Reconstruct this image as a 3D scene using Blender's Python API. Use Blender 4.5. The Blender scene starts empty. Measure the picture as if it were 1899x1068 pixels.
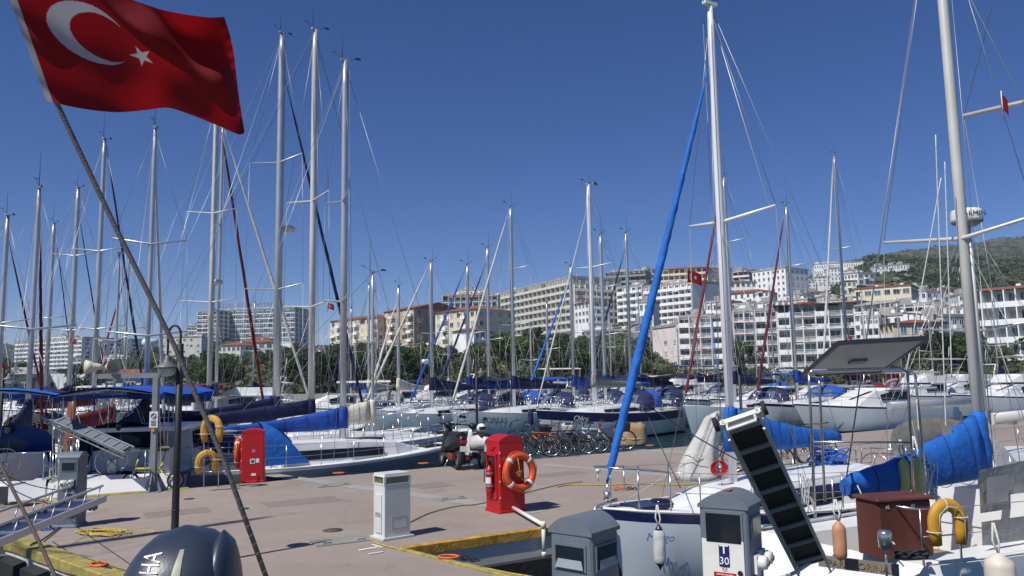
import bpy, bmesh, math, random
from math import sin, cos, pi, radians, sqrt, atan2
from mathutils import Vector, Matrix
random.seed(7)
SC = bpy.context.scene
C = SC.collection
# ---------------------------------------------------------------- camera
F = 1450.0; CAMZ = 2.4; PITCH = math.atan(168/F); ROLL = 0.018
CR = Matrix.Rotation(pi/2+PITCH, 3, 'X') @ Matrix.Rotation(-ROLL, 3, 'Z')
cd = bpy.data.cameras.new('camera'); cam = bpy.data.objects.new('camera', cd); C.objects.link(cam)
cam.matrix_world = Matrix.Translation((0,0,CAMZ)) @ CR.to_4x4()
cd.sensor_width = 36; cd.lens = F/1899*36; cd.clip_end = 12000; cd.clip_start = 0.05
SC.camera = cam
def ray(px, py): return CR @ Vector(((px-949.5)/F, -(py-534)/F, -1.0))
def P(px, py, Y):
    d = ray(px, py); return Vector((0,0,CAMZ)) + d*(Y/d.y)
def G(px, py, z=0.0):
    d = ray(px, py); t = (z-CAMZ)/d.z; return Vector((d.x*t, d.y*t, z))
def ZT(px, py, Y): return P(px, py, Y).z
# ---------------------------------------------------------------- light
SUN_EL = radians(53); SD = Vector((0.72, 0.69)).normalized()      # direction in which shadows fall on the ground
w = bpy.data.worlds.new("World"); SC.world = w; w.use_nodes = True
nt = w.node_tree; bg = nt.nodes['Background']
sky = nt.nodes.new('ShaderNodeTexSky'); sky.sky_type = 'NISHITA'; sky.sun_disc = False
sky.sun_elevation = SUN_EL; sky.sun_rotation = atan2(-SD.x, -SD.y)
sky.air_density = 0.7; sky.dust_density = 0.1; sky.ozone_density = 6; sky.altitude = 0
hsv = nt.nodes.new('ShaderNodeHueSaturation'); hsv.inputs['Saturation'].default_value = 1.24; hsv.inputs['Hue'].default_value = .512
nt.links.new(sky.outputs[0], hsv.inputs['Color']); nt.links.new(hsv.outputs[0], bg.inputs[0]); bg.inputs[1].default_value = 0.068
sl = bpy.data.lights.new('sun', 'SUN'); sl.energy = 3.9; sl.angle = radians(0.5); sl.color = (1, .965, .91)
so = bpy.data.objects.new('sun', sl); C.objects.link(so)
ld = Vector((SD.x*cos(SUN_EL), SD.y*cos(SUN_EL), -sin(SUN_EL)))
so.rotation_euler = ld.to_track_quat('-Z', 'Y').to_euler()
SC.view_settings.view_transform = 'Standard'; SC.view_settings.look = 'None'
SC.view_settings.gamma = 1; SC.view_settings.exposure = 0.4
# ---------------------------------------------------------------- materials
MATS = {}
def mat(name, col, rough=.5, metal=0., var=.12, scale=3., bump=0., bscale=40., trans=0., alpha=None, bdist=.02, island=0., spec=.5, streak=False, detail=4):
    if name in MATS: return MATS[name]
    m = bpy.data.materials.new(name); m.use_nodes = True; n = m.node_tree.nodes; l = m.node_tree.links
    b = n['Principled BSDF']; b.inputs['Roughness'].default_value = rough; b.inputs['Metallic'].default_value = metal
    b.inputs['Specular IOR Level'].default_value = spec
    tc = n.new('ShaderNodeTexCoord'); src = tc.outputs['Object']
    if streak:
        mp = n.new('ShaderNodeMapping'); mp.inputs['Scale'].default_value = (1,1,.15); l.new(src, mp.inputs[0]); src = mp.outputs[0]
    no = n.new('ShaderNodeTexNoise'); no.inputs['Scale'].default_value = scale; no.inputs['Detail'].default_value = detail
    l.new(src, no.inputs['Vector'])
    r = n.new('ShaderNodeMapRange'); r.inputs[1].default_value = .3; r.inputs[2].default_value = .7
    r.inputs[3].default_value = 1-var; r.inputs[4].default_value = 1+var; l.new(no.outputs[0], r.inputs[0])
    hs = n.new('ShaderNodeHueSaturation'); hs.inputs['Color'].default_value = (*col, 1)
    out = r.outputs[0]
    if island:
        g = n.new('ShaderNodeNewGeometry'); r2 = n.new('ShaderNodeMapRange'); r2.inputs[3].default_value = 1-island; r2.inputs[4].default_value = 1+island
        l.new(g.outputs['Random Per Island'], r2.inputs[0]); mu = n.new('ShaderNodeMath'); mu.operation = 'MULTIPLY'
        l.new(out, mu.inputs[0]); l.new(r2.outputs[0], mu.inputs[1])
        oi = n.new('ShaderNodeObjectInfo'); r3 = n.new('ShaderNodeMapRange'); r3.inputs[3].default_value = .75; r3.inputs[4].default_value = 1.3
        l.new(oi.outputs['Random'], r3.inputs[0]); m2 = n.new('ShaderNodeMath'); m2.operation = 'MULTIPLY'
        l.new(mu.outputs[0], m2.inputs[0]); l.new(r3.outputs[0], m2.inputs[1]); out = m2.outputs[0]
    l.new(out, hs.inputs['Value']); l.new(hs.outputs[0], b.inputs['Base Color'])
    if bump:
        nb = n.new('ShaderNodeTexNoise'); nb.inputs['Scale'].default_value = bscale; nb.inputs['Detail'].default_value = 5; l.new(src, nb.inputs['Vector'])
        bu = n.new('ShaderNodeBump'); bu.inputs['Strength'].default_value = bump; bu.inputs['Distance'].default_value = bdist
        l.new(nb.outputs[0], bu.inputs['Height']); l.new(bu.outputs[0], b.inputs['Normal'])
    if trans:
        t = n.new('ShaderNodeBsdfTranslucent'); l.new(hs.outputs[0], t.inputs[0]); mx = n.new('ShaderNodeMixShader'); mx.inputs[0].default_value = trans
        l.new(b.outputs[0], mx.inputs[1]); l.new(t.outputs[0], mx.inputs[2]); l.new(mx.outputs[0], n['Material Output'].inputs[0])
    if alpha is not None: b.inputs['Alpha'].default_value = alpha
    MATS[name] = m; return m
M = lambda k: MATS[k]
mat('gelcoat', (.74,.74,.73), .25, var=.05, scale=1.5)
mat('deck_white', (.73,.73,.71), .4, var=.06, scale=2, bump=.1)
mat('hull_grey', (.66,.70,.74), .22, var=.06, scale=1)
mat('hull_teal', (.66,.74,.75), .22, var=.06, scale=1)
mat('hull_slate', (.13,.15,.165), .25, var=.1, scale=1)
mat('navy_paint', (.012,.018,.075), .3, var=.1)
mat('antifoul', (.02,.03,.06), .7, var=.2)
mat('navy_cloth', (.010,.014,.065), .85, var=.25, scale=4, bump=.8, bscale=9, bdist=.03)
mat('blue_cloth', (.010,.065,.34), .8, var=.2, scale=3, bump=.8, bscale=7, bdist=.03)
mat('sky_cloth', (.008,.115,.44), .8, var=.15, scale=3, bump=.8, bscale=8, bdist=.03)
mat('red_cloth', (.15,.008,.012), .8, var=.25, scale=3, bump=.8, bscale=8, bdist=.03)
mat('maroon_cloth', (.09,.010,.018), .85, var=.25, bump=.8, bscale=8, bdist=.03)
mat('white_cloth', (.50,.49,.46), .8, var=.12, scale=4, bump=.8, bscale=7, bdist=.03)
mat('cream_cloth', (.60,.56,.46), .8, var=.14, scale=4, bump=.8, bscale=7, bdist=.03)
mat('grey_cloth', (.27,.265,.25), .8, var=.15, scale=4, bump=.8, bscale=7, bdist=.03)
mat('alu', (.50,.51,.52), .38, .55, var=.06, scale=1.2)
mat('alu_cream', (.60,.58,.53), .45, .15, var=.08, scale=1.5)
mat('alu_white', (.78,.78,.77), .35, .1, var=.05, scale=1.2)
mat('steel', (.58,.58,.57), .25, .9, var=.1, scale=8)
mat('wire', (.30,.31,.32), .4, .6, var=.1)
mat('dark_wire', (.05,.05,.055), .6, .2, var=.1)
mat('rope_white', (.55,.54,.50), .9, var=.25, scale=30)
mat('rope_yellow', (.42,.31,.06), .85, var=.3, scale=25)
mat('rope_blue', (.03,.12,.45), .85, var=.3, scale=25)
mat('rope_green', (.04,.20,.14), .85, var=.3, scale=25)
mat('black', (.012,.012,.014), .55, var=.3, scale=6)
mat('rubber', (.018,.018,.02), .8, var=.4, scale=4, bump=.6, bscale=12)
mat('glass_dark', (.012,.016,.022), .08, var=.2, scale=.6)
mat('wood', (.105,.032,.020), .5, var=.3, scale=3, streak=True)
mat('teak', (.26,.17,.09), .6, var=.25, scale=4)
mat('red_plastic', (.42,.008,.012), .38, var=.10, scale=3, bump=.08)
mat('orange_plastic', (.55,.075,.02), .5, var=.15, scale=6)
mat('yellow_foam', (.52,.27,.02), .6, var=.15, scale=5, bump=.15)
mat('ped_grey', (.13,.155,.185), .5, var=.12, scale=4, bump=.12, bscale=60)
mat('ped_white', (.58,.60,.56), .45, var=.06, scale=3)
mat('white_plastic', (.70,.70,.66), .4, var=.08, scale=4)
mat('text_dark', (.02,.025,.04), .5)
mat('text_blue', (.02,.10,.32), .5)
mat('text_navy', (.01,.015,.12), .5)
mat('text_white', (.8,.8,.8), .5, var=.02)
mat('gold', (.35,.22,.08), .4, .3)
# ---------------------------------------------------------------- mesh builder
class MB:
    def __init__(s): s.v=[]; s.f=[]; s.m=[]; s.s=[]
    def add(s, vs, fs, mi=0, sm=False, X=None):
        o=len(s.v)
        for v in vs:
            v=Vector(v); s.v.append(X@v if X is not None else v)
        for f in fs: s.f.append([o+i for i in f]); s.m.append(mi); s.s.append(sm)
        return s
    def box(s, c, d, mi=0, X=None, taper=1.0):
        x,y,z=[k/2 for k in d]; c=Vector(c); t=taper
        vs=[Vector(q)+c for q in((-x,-y,-z),(x,-y,-z),(x,y,-z),(-x,y,-z),(-x*t,-y*t,z),(x*t,-y*t,z),(x*t,y*t,z),(-x*t,y*t,z))]
        return s.add(vs,[(0,3,2,1),(4,5,6,7),(0,1,5,4),(1,2,6,5),(2,3,7,6),(3,0,4,7)],mi,False,X)
    def bbox(s, c, d, r=.02, mi=0, X=None, seg=3, taper=1.0):
        # box with rounded vertical edges and chamfered top
        x,y,z=[k/2 for k in d]; c=Vector(c); loops=[]
        for zz,inn in((-z,0),(z-r,0),(z-r*.3,r*.3),(z,r)):
            tt=1+(taper-1)*((zz+z)/(2*z)); L=[]
            for sx,sy,a0 in((1,1,0),(-1,1,90),(-1,-1,180),(1,-1,270)):
                for k in range(seg+1):
                    a=radians(a0+90*k/seg); rr=max(r-inn,.001)
                    L.append(Vector((sx*(x*tt-r)+cos(a)*rr, sy*(y*tt-r)+sin(a)*rr, zz))+c)
            loops.append(L)
        return s.loft(loops,mi,True,caps=True,sm=False,X=X)
    def loft(s, loops, mi=0, closed=True, caps=False, sm=True, X=None, rows=None):
        n=len(loops[0]); vs=[p for L in loops for p in L]; o=len(s.v)
        s.add(vs,[],0,False,X)
        for i in range(len(loops)-1):
            for j in range(n if closed else n-1):
                k=(j+1)%n; s.f.append([o+i*n+j,o+i*n+k,o+(i+1)*n+k,o+(i+1)*n+j])
                s.m.append(rows[j] if rows else mi); s.s.append(sm)
        if caps:
            s.f.append([o+j for j in range(n)][::-1]); s.m.append(mi); s.s.append(False)
            e=o+(len(loops)-1)*n; s.f.append([e+j for j in range(n)]); s.m.append(mi); s.s.append(False)
        return s
    def cyl(s, a, b, r0, r1=None, n=8, mi=0, caps=True, X=None, ell=1.0, up=None):
        a=Vector(a); b=Vector(b); r1=r0 if r1 is None else r1; d=(b-a).normalized()
        u=Vector(up) if up else (Vector((0,0,1)) if abs(d.z)<.9 else Vector((1,0,0)))
        u=(u-d*u.dot(d)).normalized(); w_=d.cross(u)
        L=[[p+u*(cos(2*pi*k/n)*r*ell)+w_*(sin(2*pi*k/n)*r) for k in range(n)] for p,r in((a,r0),(b,r1))]
        return s.loft(L,mi,True,caps,True,X)
    def tube(s, pts, r, n=6, mi=0, X=None, caps=True, rs=None):
        pts=[Vector(p) for p in pts]; L=[]; u=None
        for i,p in enumerate(pts):
            d=(pts[min(i+1,len(pts)-1)]-pts[max(i-1,0)]).normalized()
            if u is None: u=Vector((0,0,1)) if abs(d.z)<.9 else Vector((1,0,0))
            u=(u-d*u.dot(d)); u=u.normalized() if u.length>1e-6 else d.orthogonal().normalized(); w_=d.cross(u)
            rr=rs[i] if rs else r
            L.append([p+u*cos(2*pi*k/n)*rr+w_*sin(2*pi*k/n)*rr for k in range(n)])
        return s.loft(L,mi,True,caps,True,X)
    def lathe(s, prof, n=16, mi=0, X=None, sm=True):
        L=[[Vector((r*cos(2*pi*k/n), r*sin(2*pi*k/n), z)) for k in range(n)] for r,z in prof]
        return s.loft(L,mi,True,True,sm,X)
    def prism(s, poly, h, mi=0, X=None):
        # polygon in local xy, extruded along z
        n=len(poly); vs=[(p[0],p[1],0) for p in poly]+[(p[0],p[1],h) for p in poly]
        fs=[tuple(range(n))[::-1],tuple(range(n,2*n))]+[(i,(i+1)%n,n+(i+1)%n,n+i) for i in range(n)]
        return s.add(vs,fs,mi,False,X)
    def ell(s, c, r, mi=0, n=12, X=None):
        c=Vector(c); L=[]
        for i in range(n//2+1):
            a=-pi/2+pi*i/(n//2); q=max(cos(a),.001)
            L.append([c+Vector((r[0]*q*cos(2*pi*k/n), r[1]*q*sin(2*pi*k/n), r[2]*sin(a))) for k in range(n)])
        return s.loft(L,mi,True,True,True,X)
    def torus(s, R, r, n=24, m=8, mi=0, X=None, a0=0, a1=2*pi, sx=1, sy=1):
        full=abs(a1-a0-2*pi)<1e-4; N=n if full else n+1
        pts=[]
        L=[]
        for i in range(n+1):
            a=a0+(a1-a0)*i/n; L.append([Vector(((R+r*cos(2*pi*k/m))*cos(a)*sx,(R+r*cos(2*pi*k/m))*sin(a)*sy,r*sin(2*pi*k/m))) for k in range(m)])
        return s.loft(L,mi,True,not full,True,X)
    def mesh(s, name, mats):
        me=bpy.data.meshes.new(name); me.from_pydata([tuple(v) for v in s.v],[],s.f)
        for m in (mats if isinstance(mats,(list,tuple)) else [mats]): me.materials.append(M(m) if isinstance(m,str) else m)
        me.polygons.foreach_set('material_index', s.m); me.polygons.foreach_set('use_smooth', s.s); me.update()
        return me
    def build(s, name, mats, parent=None, X=None, fix=True):
        if not s.v: return None
        me=s.mesh(name,mats)
        if fix:
            bm=bmesh.new(); bm.from_mesh(me); bmesh.ops.recalc_face_normals(bm,faces=bm.faces); bm.to_mesh(me); bm.free()
        return link(name,me,parent,X)
def link(name, me, parent=None, X=None):
    o=bpy.data.objects.new(name,me); C.objects.link(o)
    if parent is not None: o.parent=parent
    if X is not None: o.matrix_local=X
    return o
def tag(o, label=None, cat=None, group=None, kind=None):
    if label: o['label']=label
    if cat: o['category']=cat
    if group: o['group']=group
    if kind: o['kind']=kind
    return o
def thing(name, label, cat, loc=(0,0,0), rz=0, group=None, X=None):
    o=bpy.data.objects.new(name,None); C.objects.link(o); o.empty_display_size=.2
    if X is not None: o.matrix_world=X
    else: o.location=loc; o.rotation_euler=(0,0,rz)
    return tag(o,label,cat,group)
def dup(root, X=None, label=None, group=None):
    r=root.copy(); C.objects.link(r)
    if X is not None: r.matrix_world=X
    if label: r['label']=label
    if group: r['group']=group
    for ch in list(root.children):
        c=ch.copy(); C.objects.link(c); c.parent=r
        for g in list(ch.children):
            d=g.copy(); C.objects.link(d); d.parent=c
    return r
T=Matrix.Translation
def RX(a): return Matrix.Rotation(a,4,'X')
def RY(a): return Matrix.Rotation(a,4,'Y')
def RZ(a): return Matrix.Rotation(a,4,'Z')
def SCL(x,y,z): return Matrix.Diagonal((x,y,z,1))
def text(s, size, mt, name, parent, X, shear=0, ext=.002, align='CENTER', sx=1.0):
    cu=bpy.data.curves.new(name,'FONT'); cu.body=s; cu.size=size; cu.shear=shear; cu.extrude=ext; cu.align_x=align; cu.align_y='CENTER'; cu.resolution_u=3
    t=bpy.data.objects.new(name,cu); C.objects.link(t)
    dg=bpy.context.evaluated_depsgraph_get(); me=bpy.data.meshes.new_from_object(t.evaluated_get(dg))
    bpy.data.objects.remove(t); me.materials.clear(); me.materials.append(M(mt)); me.name=name
    return link(name,me,parent,X@SCL(sx,1,1))
def facing(origin, right, up):
    # matrix whose x=right, y=up, z=towards the viewer
    r=Vector(right).normalized(); u=Vector(up); u=(u-r*u.dot(r)).normalized(); n=r.cross(u)
    X=Matrix((r,u,n)).transposed().to_4x4(); X.translation=Vector(origin); return X
# ---------------------------------------------------------------- terrain, water, quay
TPX=[-500,0,120,200,260,350,450,650,850,950,1150,1300,1450,1650,1900,2400]
TY=[104,112,150,200,300,370,450,650,1000,1600,2600,5000]
TZ=[[-1.6]*16,[.4]*16,
 [2,2,2,2,2,2,3,3,4,4,4,2,2,3,2,2],
 [3,3,3,3,3,4,6,7,8,8,8,3,3,5,5,5],
 [5,5,5,6,7,8,9,11,11,10,20,20,16,22,18,18],
 [6,6,6,8,9,11,13,16,15,14,26,28,30,32,25,25],
 [8,8,8,12,13,16,18,21,18,18,31,35,38,44,40,38],
 [15,15,14,24,26,36,38,30,26,26,40,52,74,96,92,85],
 [40,42,20,48,56,34,34,30,26,26,44,74,110,138,136,132],
 [80,96,30,40,44,34,34,30,26,26,50,108,182,246,274,272],
 [90,100,30,34,34,34,34,30,26,26,50,120,182,246,274,272],
 [60,60,20,20,20,20,20,20,20,20,40,100,150,200,220,220]]
def _ix(a,v):
    v=min(max(v,a[0]),a[-1]-1e-6)
    for i in range(len(a)-1):
        if v<a[i+1]: return i,(v-a[i])/(a[i+1]-a[i])
def gz_px(px,Y):
    i,u=_ix(TPX,px); j,t=_ix(TY,Y); u=u*u*(3-2*u)
    z=(TZ[j][i]*(1-u)+TZ[j][i+1]*u)*(1-t)+(TZ[j+1][i]*(1-u)+TZ[j+1][i+1]*u)*t
    if Y>180: z+= (sin(px*.031+Y*.011)+sin(px*.073-Y*.017)*.6+sin(px*.17+Y*.041)*.3)*min((Y-180)*.006,6)*.6
    return z
def px_of(X,Y): return 950+X/Y*F
def ground(X,Y): return gz_px(px_of(X,Y),Y)
def build_terrain():
    b=MB(); ys=[]; y=104
    while y<5000: ys.append(y); y*=1.028 if y>115 else 1.012
    pxs=list(range(-500,2401,12)); 
    for yy in ys:
        for p in pxs:
            b.v.append(Vector(((p-950)/F*yy, yy, gz_px(p,yy))))
    n=len(pxs)
    for i in range(len(ys)-1):
        for j in range(n-1):
            b.f.append([i*n+j,i*n+j+1,(i+1)*n+j+1,(i+1)*n+j]); b.m.append(0); b.s.append(True)
    m=mat('hill_soil',(.085,.088,.045),.95,var=.3,scale=.03)
    nn=m.node_tree.nodes; ll=m.node_tree.links
    tc=nn.new('ShaderNodeTexCoord'); v=nn.new('ShaderNodeTexNoise'); v.inputs['Scale'].default_value=.02; v.inputs['Detail'].default_value=12; v.inputs['Roughness'].default_value=.75
    ll.new(tc.outputs['Object'],v.inputs['Vector']); cr=nn.new('ShaderNodeValToRGB'); e=cr.color_ramp.elements
    e[0].position=.42; e[0].color=(.022,.034,.014,1); e[1].position=.66; e[1].color=(.12,.105,.065,1)
    q=cr.color_ramp.elements.new(.54); q.color=(.045,.058,.024,1)
    ll.new(v.outputs[0],cr.inputs[0]); ll.new(cr.outputs[0],nn['Principled BSDF'].inputs['Base Color'])
    o=b.build('hillside',m,fix=False); tag(o,'green and brown hillside rising behind the marina town','hillside',kind='structure')
build_terrain()
def water_mat():
    m=bpy.data.materials.new('harbour_water'); m.use_nodes=True; n=m.node_tree.nodes; l=m.node_tree.links; p=n['Principled BSDF']
    p.inputs['Base Color'].default_value=(.012,.040,.042,1); p.inputs['Roughness'].default_value=.06; p.inputs['IOR'].default_value=1.33
    tc=n.new('ShaderNodeTexCoord'); a=n.new('ShaderNodeTexNoise'); a.inputs['Scale'].default_value=1.6; a.inputs['Detail'].default_value=5; a.inputs['Distortion'].default_value=.6
    l.new(tc.outputs['Object'],a.inputs['Vector']); bu=n.new('ShaderNodeBump'); bu.inputs['Strength'].default_value=.55; bu.inputs['Distance'].default_value=.12
    l.new(a.outputs[0],bu.inputs['Height']); l.new(bu.outputs[0],p.inputs['Normal']); MATS['harbour_water']=m
water_mat()
WZ=-0.9
o=MB().add([(-900,-60,WZ),(900,-60,WZ),(900,106,WZ),(-900,106,WZ)],[(0,1,2,3)]).build('water','harbour_water'); tag(o,'dark teal harbour water between the boats','water',kind='structure')
# shore promenade wall
o=MB().box((0,109,-.3),(520,1.2,2.2)).build('seawall',mat('seawall',(.36,.35,.32),.85,var=.2,bump=.4)); tag(o,'pale concrete sea wall along the far shore','sea wall',kind='structure')
# quay
def concrete(name,c,crack=True):
    m=bpy.data.materials.new(name); m.use_nodes=True; n=m.node_tree.nodes; l=m.node_tree.links; p=n['Principled BSDF']; p.inputs['Roughness'].default_value=.9
    tc=n.new('ShaderNodeTexCoord')
    def noise(s,d=6,r=.6):
        a=n.new('ShaderNodeTexNoise'); a.inputs['Scale'].default_value=s; a.inputs['Detail'].default_value=d; a.inputs['Roughness'].default_value=r; l.new(tc.outputs['Object'],a.inputs['Vector']); return a
    def mix(f,a,b,t='MIX'):
        x=n.new('ShaderNodeMix'); x.data_type='RGBA'; x.blend_type=t
        if isinstance(f,float): x.inputs[0].default_value=f
        else: l.new(f,x.inputs[0])
        for i,v in((6,a),(7,b)):
            if isinstance(v,tuple): x.inputs[i].default_value=(*v,1)
            else: l.new(v,x.inputs[i])
        return x.outputs[2]
    def ramp(s,a,b,lo=0,hi=1):
        r=n.new('ShaderNodeMapRange'); r.inputs[1].default_value=a; r.inputs[2].default_value=b; r.inputs[3].default_value=lo; r.inputs[4].default_value=hi; l.new(s,r.inputs[0]); return r.outputs[0]
    big=noise(.22,5); med=noise(1.3,8,.7); fine=noise(60,3,.8); st=noise(.7,9,.72)
    col=mix(ramp(big.outputs[0],.35,.65),tuple(k*.86 for k in c),tuple(k*1.1 for k in c))
    col=mix(ramp(med.outputs[0],.4,.75,0,.55),col,tuple(k*.72 for k in c))
    col=mix(ramp(st.outputs[0],.56,.66,0,.42),col,(c[0]*.55,c[1]*.5,c[2]*.5))
    col=mix(ramp(fine.outputs[0],.3,.7,.0,.5),col,tuple(k*.62 for k in c))
    if crack:
        vo=n.new('ShaderNodeTexVoronoi'); vo.feature='DISTANCE_TO_EDGE'; vo.inputs['Scale'].default_value=.33
        wv=noise(1.5,6); sc=n.new('ShaderNodeVectorMath'); sc.operation='SCALE'; sc.inputs['Scale'].default_value=.8; l.new(wv.outputs['Color'],sc.inputs[0])
        ad=n.new('ShaderNodeVectorMath'); l.new(tc.outputs['Object'],ad.inputs[0]); l.new(sc.outputs[0],ad.inputs[1]); l.new(ad.outputs[0],vo.inputs['Vector'])
        col=mix(ramp(vo.outputs['Distance'],.0,.004,.38,0),col,(.07,.06,.055))
    l.new(col,p.inputs['Base Color']); bu=n.new('ShaderNodeBump'); bu.inputs['Strength'].default_value=.35; bu.inputs['Distance'].default_value=.01
    l.new(fine.outputs[0],bu.inputs['Height']); l.new(bu.outputs[0],p.inputs['Normal']); MATS[name]=m
concrete('quay_concrete',(.325,.268,.232)); concrete('strip_concrete',(.34,.335,.32),False); concrete('wall_concrete',(.62,.61,.56),False)
mat('curb_yellow',(.42,.235,.04),.8,var=.35,scale=7,bump=.4,bscale=25)
mat('curb_yellow_pale',(.30,.245,.07),.8,var=.3,scale=7,bump=.4,bscale=25)
DA=Vector((.846,.533)); 
Bc=Vector((-1.67,11.5)); A_far=Bc+DA*45; C0=Vector((-8.9,17.8)); C_far=C0+DA*48; C_l=C0-DA*9
K=Vector((-8.0,12.6)); K_l=K-DA*10; D1=Vector((-5.06,10.1)); D2=Vector((-.5,6.2)); D3=Vector((-.05,4.7)); D4=Vector((-.05,-8)); B1=Vector((.23,9.46)); B2=Vector((3.3,5.6)); B3=Vector((3.6,-8))
QP=[K_l,K,D1,D2,D3,D4,B3,B2,B1,Bc,A_far,C_far,C0,C_l]
q=MB(); q.add([(p.x,p.y,0) for p in QP],[tuple(range(len(QP)))],0)
for i in range(len(QP)):
    a,b_=QP[i],QP[(i+1)%len(QP)]; q.add([(a.x,a.y,0),(b_.x,b_.y,0),(b_.x,b_.y,-3),(a.x,a.y,-3)],[(0,1,2,3)],1)
bm=bmesh.new(); me=q.mesh('quay',['quay_concrete','wall_concrete']); bm.from_mesh(me); bmesh.ops.triangulate(bm,faces=[f for f in bm.faces if len(f.verts)>4]); bmesh.ops.recalc_face_normals(bm,faces=bm.faces); bm.to_mesh(me); bm.free()
tag(link('quay',me),'pinkish worn concrete quay running between the moored boats','quay',kind='structure')
def curb(name,pts,wd,mt,side,h=.035,over=.03):
    # painted kerb along an edge: side=+1 keeps it to the left of the direction of travel
    b=MB(); 
    for i in range(len(pts)-1):
        a,c=pts[i],pts[i+1]; d=(c-a).normalized(); nrm=Vector((-d.y,d.x))*side; N=max(2,int((c-a).length/.35)); L=[]
        for k in range(N+1):
            p=a+(c-a)*k/N; j=random.uniform(-.012,.012); o_=p-nrm*over; i_=p+nrm*(wd+j*2)
            L.append([(o_.x,o_.y,-.10+j),(o_.x,o_.y,h-.012),(o_.x+nrm.x*.02,o_.y+nrm.y*.02,h),(i_.x-nrm.x*.03,i_.y-nrm.y*.03,h+j*.3),(i_.x,i_.y,.004)])
        b.loft([[Vector(q_) for q_ in l_] for l_ in L],0,False,False,False)
    return tag(b.build(name,mt,fix=True),None,None,kind='structure')
tag(curb('kerb_near_boats',[Bc,A_far],.12,'curb_yellow',1),'yellow painted kerb along the quay edge beside the white yacht','kerb')
tag(curb('kerb_corner',[Bc,B1,B2,B3],.10,'curb_yellow_pale',1),'pale yellow kerb at the quay corner','kerb')
tag(curb('kerb_left',[K_l,K,D1,D2,D3,D4],.30,'curb_yellow_pale',1),'yellow kerb over rubber fenders at the near left edge','kerb')
tag(curb('kerb_far',[C0+DA*1.5,C_l],.18,'curb_yellow_pale',1),'yellow kerb under the sterns of the left row','kerb')
def strip(p0,p1,wd,z,mt,name,label):
    a=G(*p0); c=G(*p1); d=(c-a).normalized(); n_=Vector((-d.y,d.x,0))*wd/2; N=24; b=MB(); L=[]
    for k in range(N+1):
        p=a+(c-a)*k/N; j=random.uniform(-.03,.03); L.append([Vector((p.x+n_.x*(1+j),p.y+n_.y*(1+j),z)),Vector((p.x-n_.x*(1-j),p.y-n_.y*(1-j),z))])
    b.loft(L,0,False,False,False); o=b.build(name,mt,fix=False); tag(o,label,'paving strip',kind='structure')
strip((470,876),(1000,950),.42,.004,'strip_concrete','paving_strip','grey concrete strip crossing the quay behind the white pedestal')
strip((985,860),(1300,886),.40,.004,'strip_concrete','paving_strip','grey concrete strip crossing the quay by the bicycles')
strip((1150,832),(1420,848),.40,.004,'strip_concrete','paving_strip','grey concrete strip far along the quay')
# ---------------------------------------------------------------- buildings
mat('bw_white',(.82,.82,.81),.8,var=.07,scale=.3,bump=.1); mat('bw_cream',(.70,.62,.46),.85,var=.08,scale=.3)
mat('bw_tan',(.42,.33,.20),.85,var=.08,scale=.3); mat('bw_pink',(.72,.63,.60),.85,var=.07,scale=.3); mat('bw_grey',(.30,.30,.31),.85,var=.1,scale=.3)
mat('bw_dkgrey',(.13,.135,.14),.8,var=.12,scale=.3); mat('bw_beige',(.62,.60,.53),.85,var=.08,scale=.3); mat('bw_lilac',(.34,.33,.40),.85,var=.08,scale=.3)
mat('bw_brown',(.20,.09,.05),.85,var=.15,scale=.3); mat('bw_navy',(.025,.03,.06),.4,var=.1); mat('bw_green',(.05,.11,.08),.8)
mat('roof_red',(.22,.075,.045),.85,var=.25,scale=1.2,bump=.5,bscale=6); mat('roof_dark',(.13,.03,.025),.8,var=.2); mat('roof_flat',(.33,.32,.30),.9,var=.2,scale=.3)
mat('w_dark',(.035,.042,.052),.12,var=.3,scale=.5); mat('w_blue',(.10,.15,.19),.1,var=.3,scale=.5); mat('w_curtain',(.36,.35,.33),.6,var=.25,scale=1.); mat('w_shut',(.55,.48,.36),.8,var=.1); mat('glass_green',(.10,.20,.18),.1,var=.2)
def win_mesh(w_,h_,g,frame='bw_white'):
    b=MB(); b.box((0,-.02,0),(w_,.05,h_),0)
    t=.09
    b.box((0,-.06,h_/2-t/2),(w_,.07,t),1); b.box((0,-.06,-h_/2+t/2),(w_,.09,t),1)
    for x in(-w_/2+t/2,w_/2-t/2,0): b.box((x,-.062,0),(t*(1 if x else .7),.066,h_-2*t),1)
    return b.mesh('window',[g,frame])
FOOT=[]; R0=random.Random(4)
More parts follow.
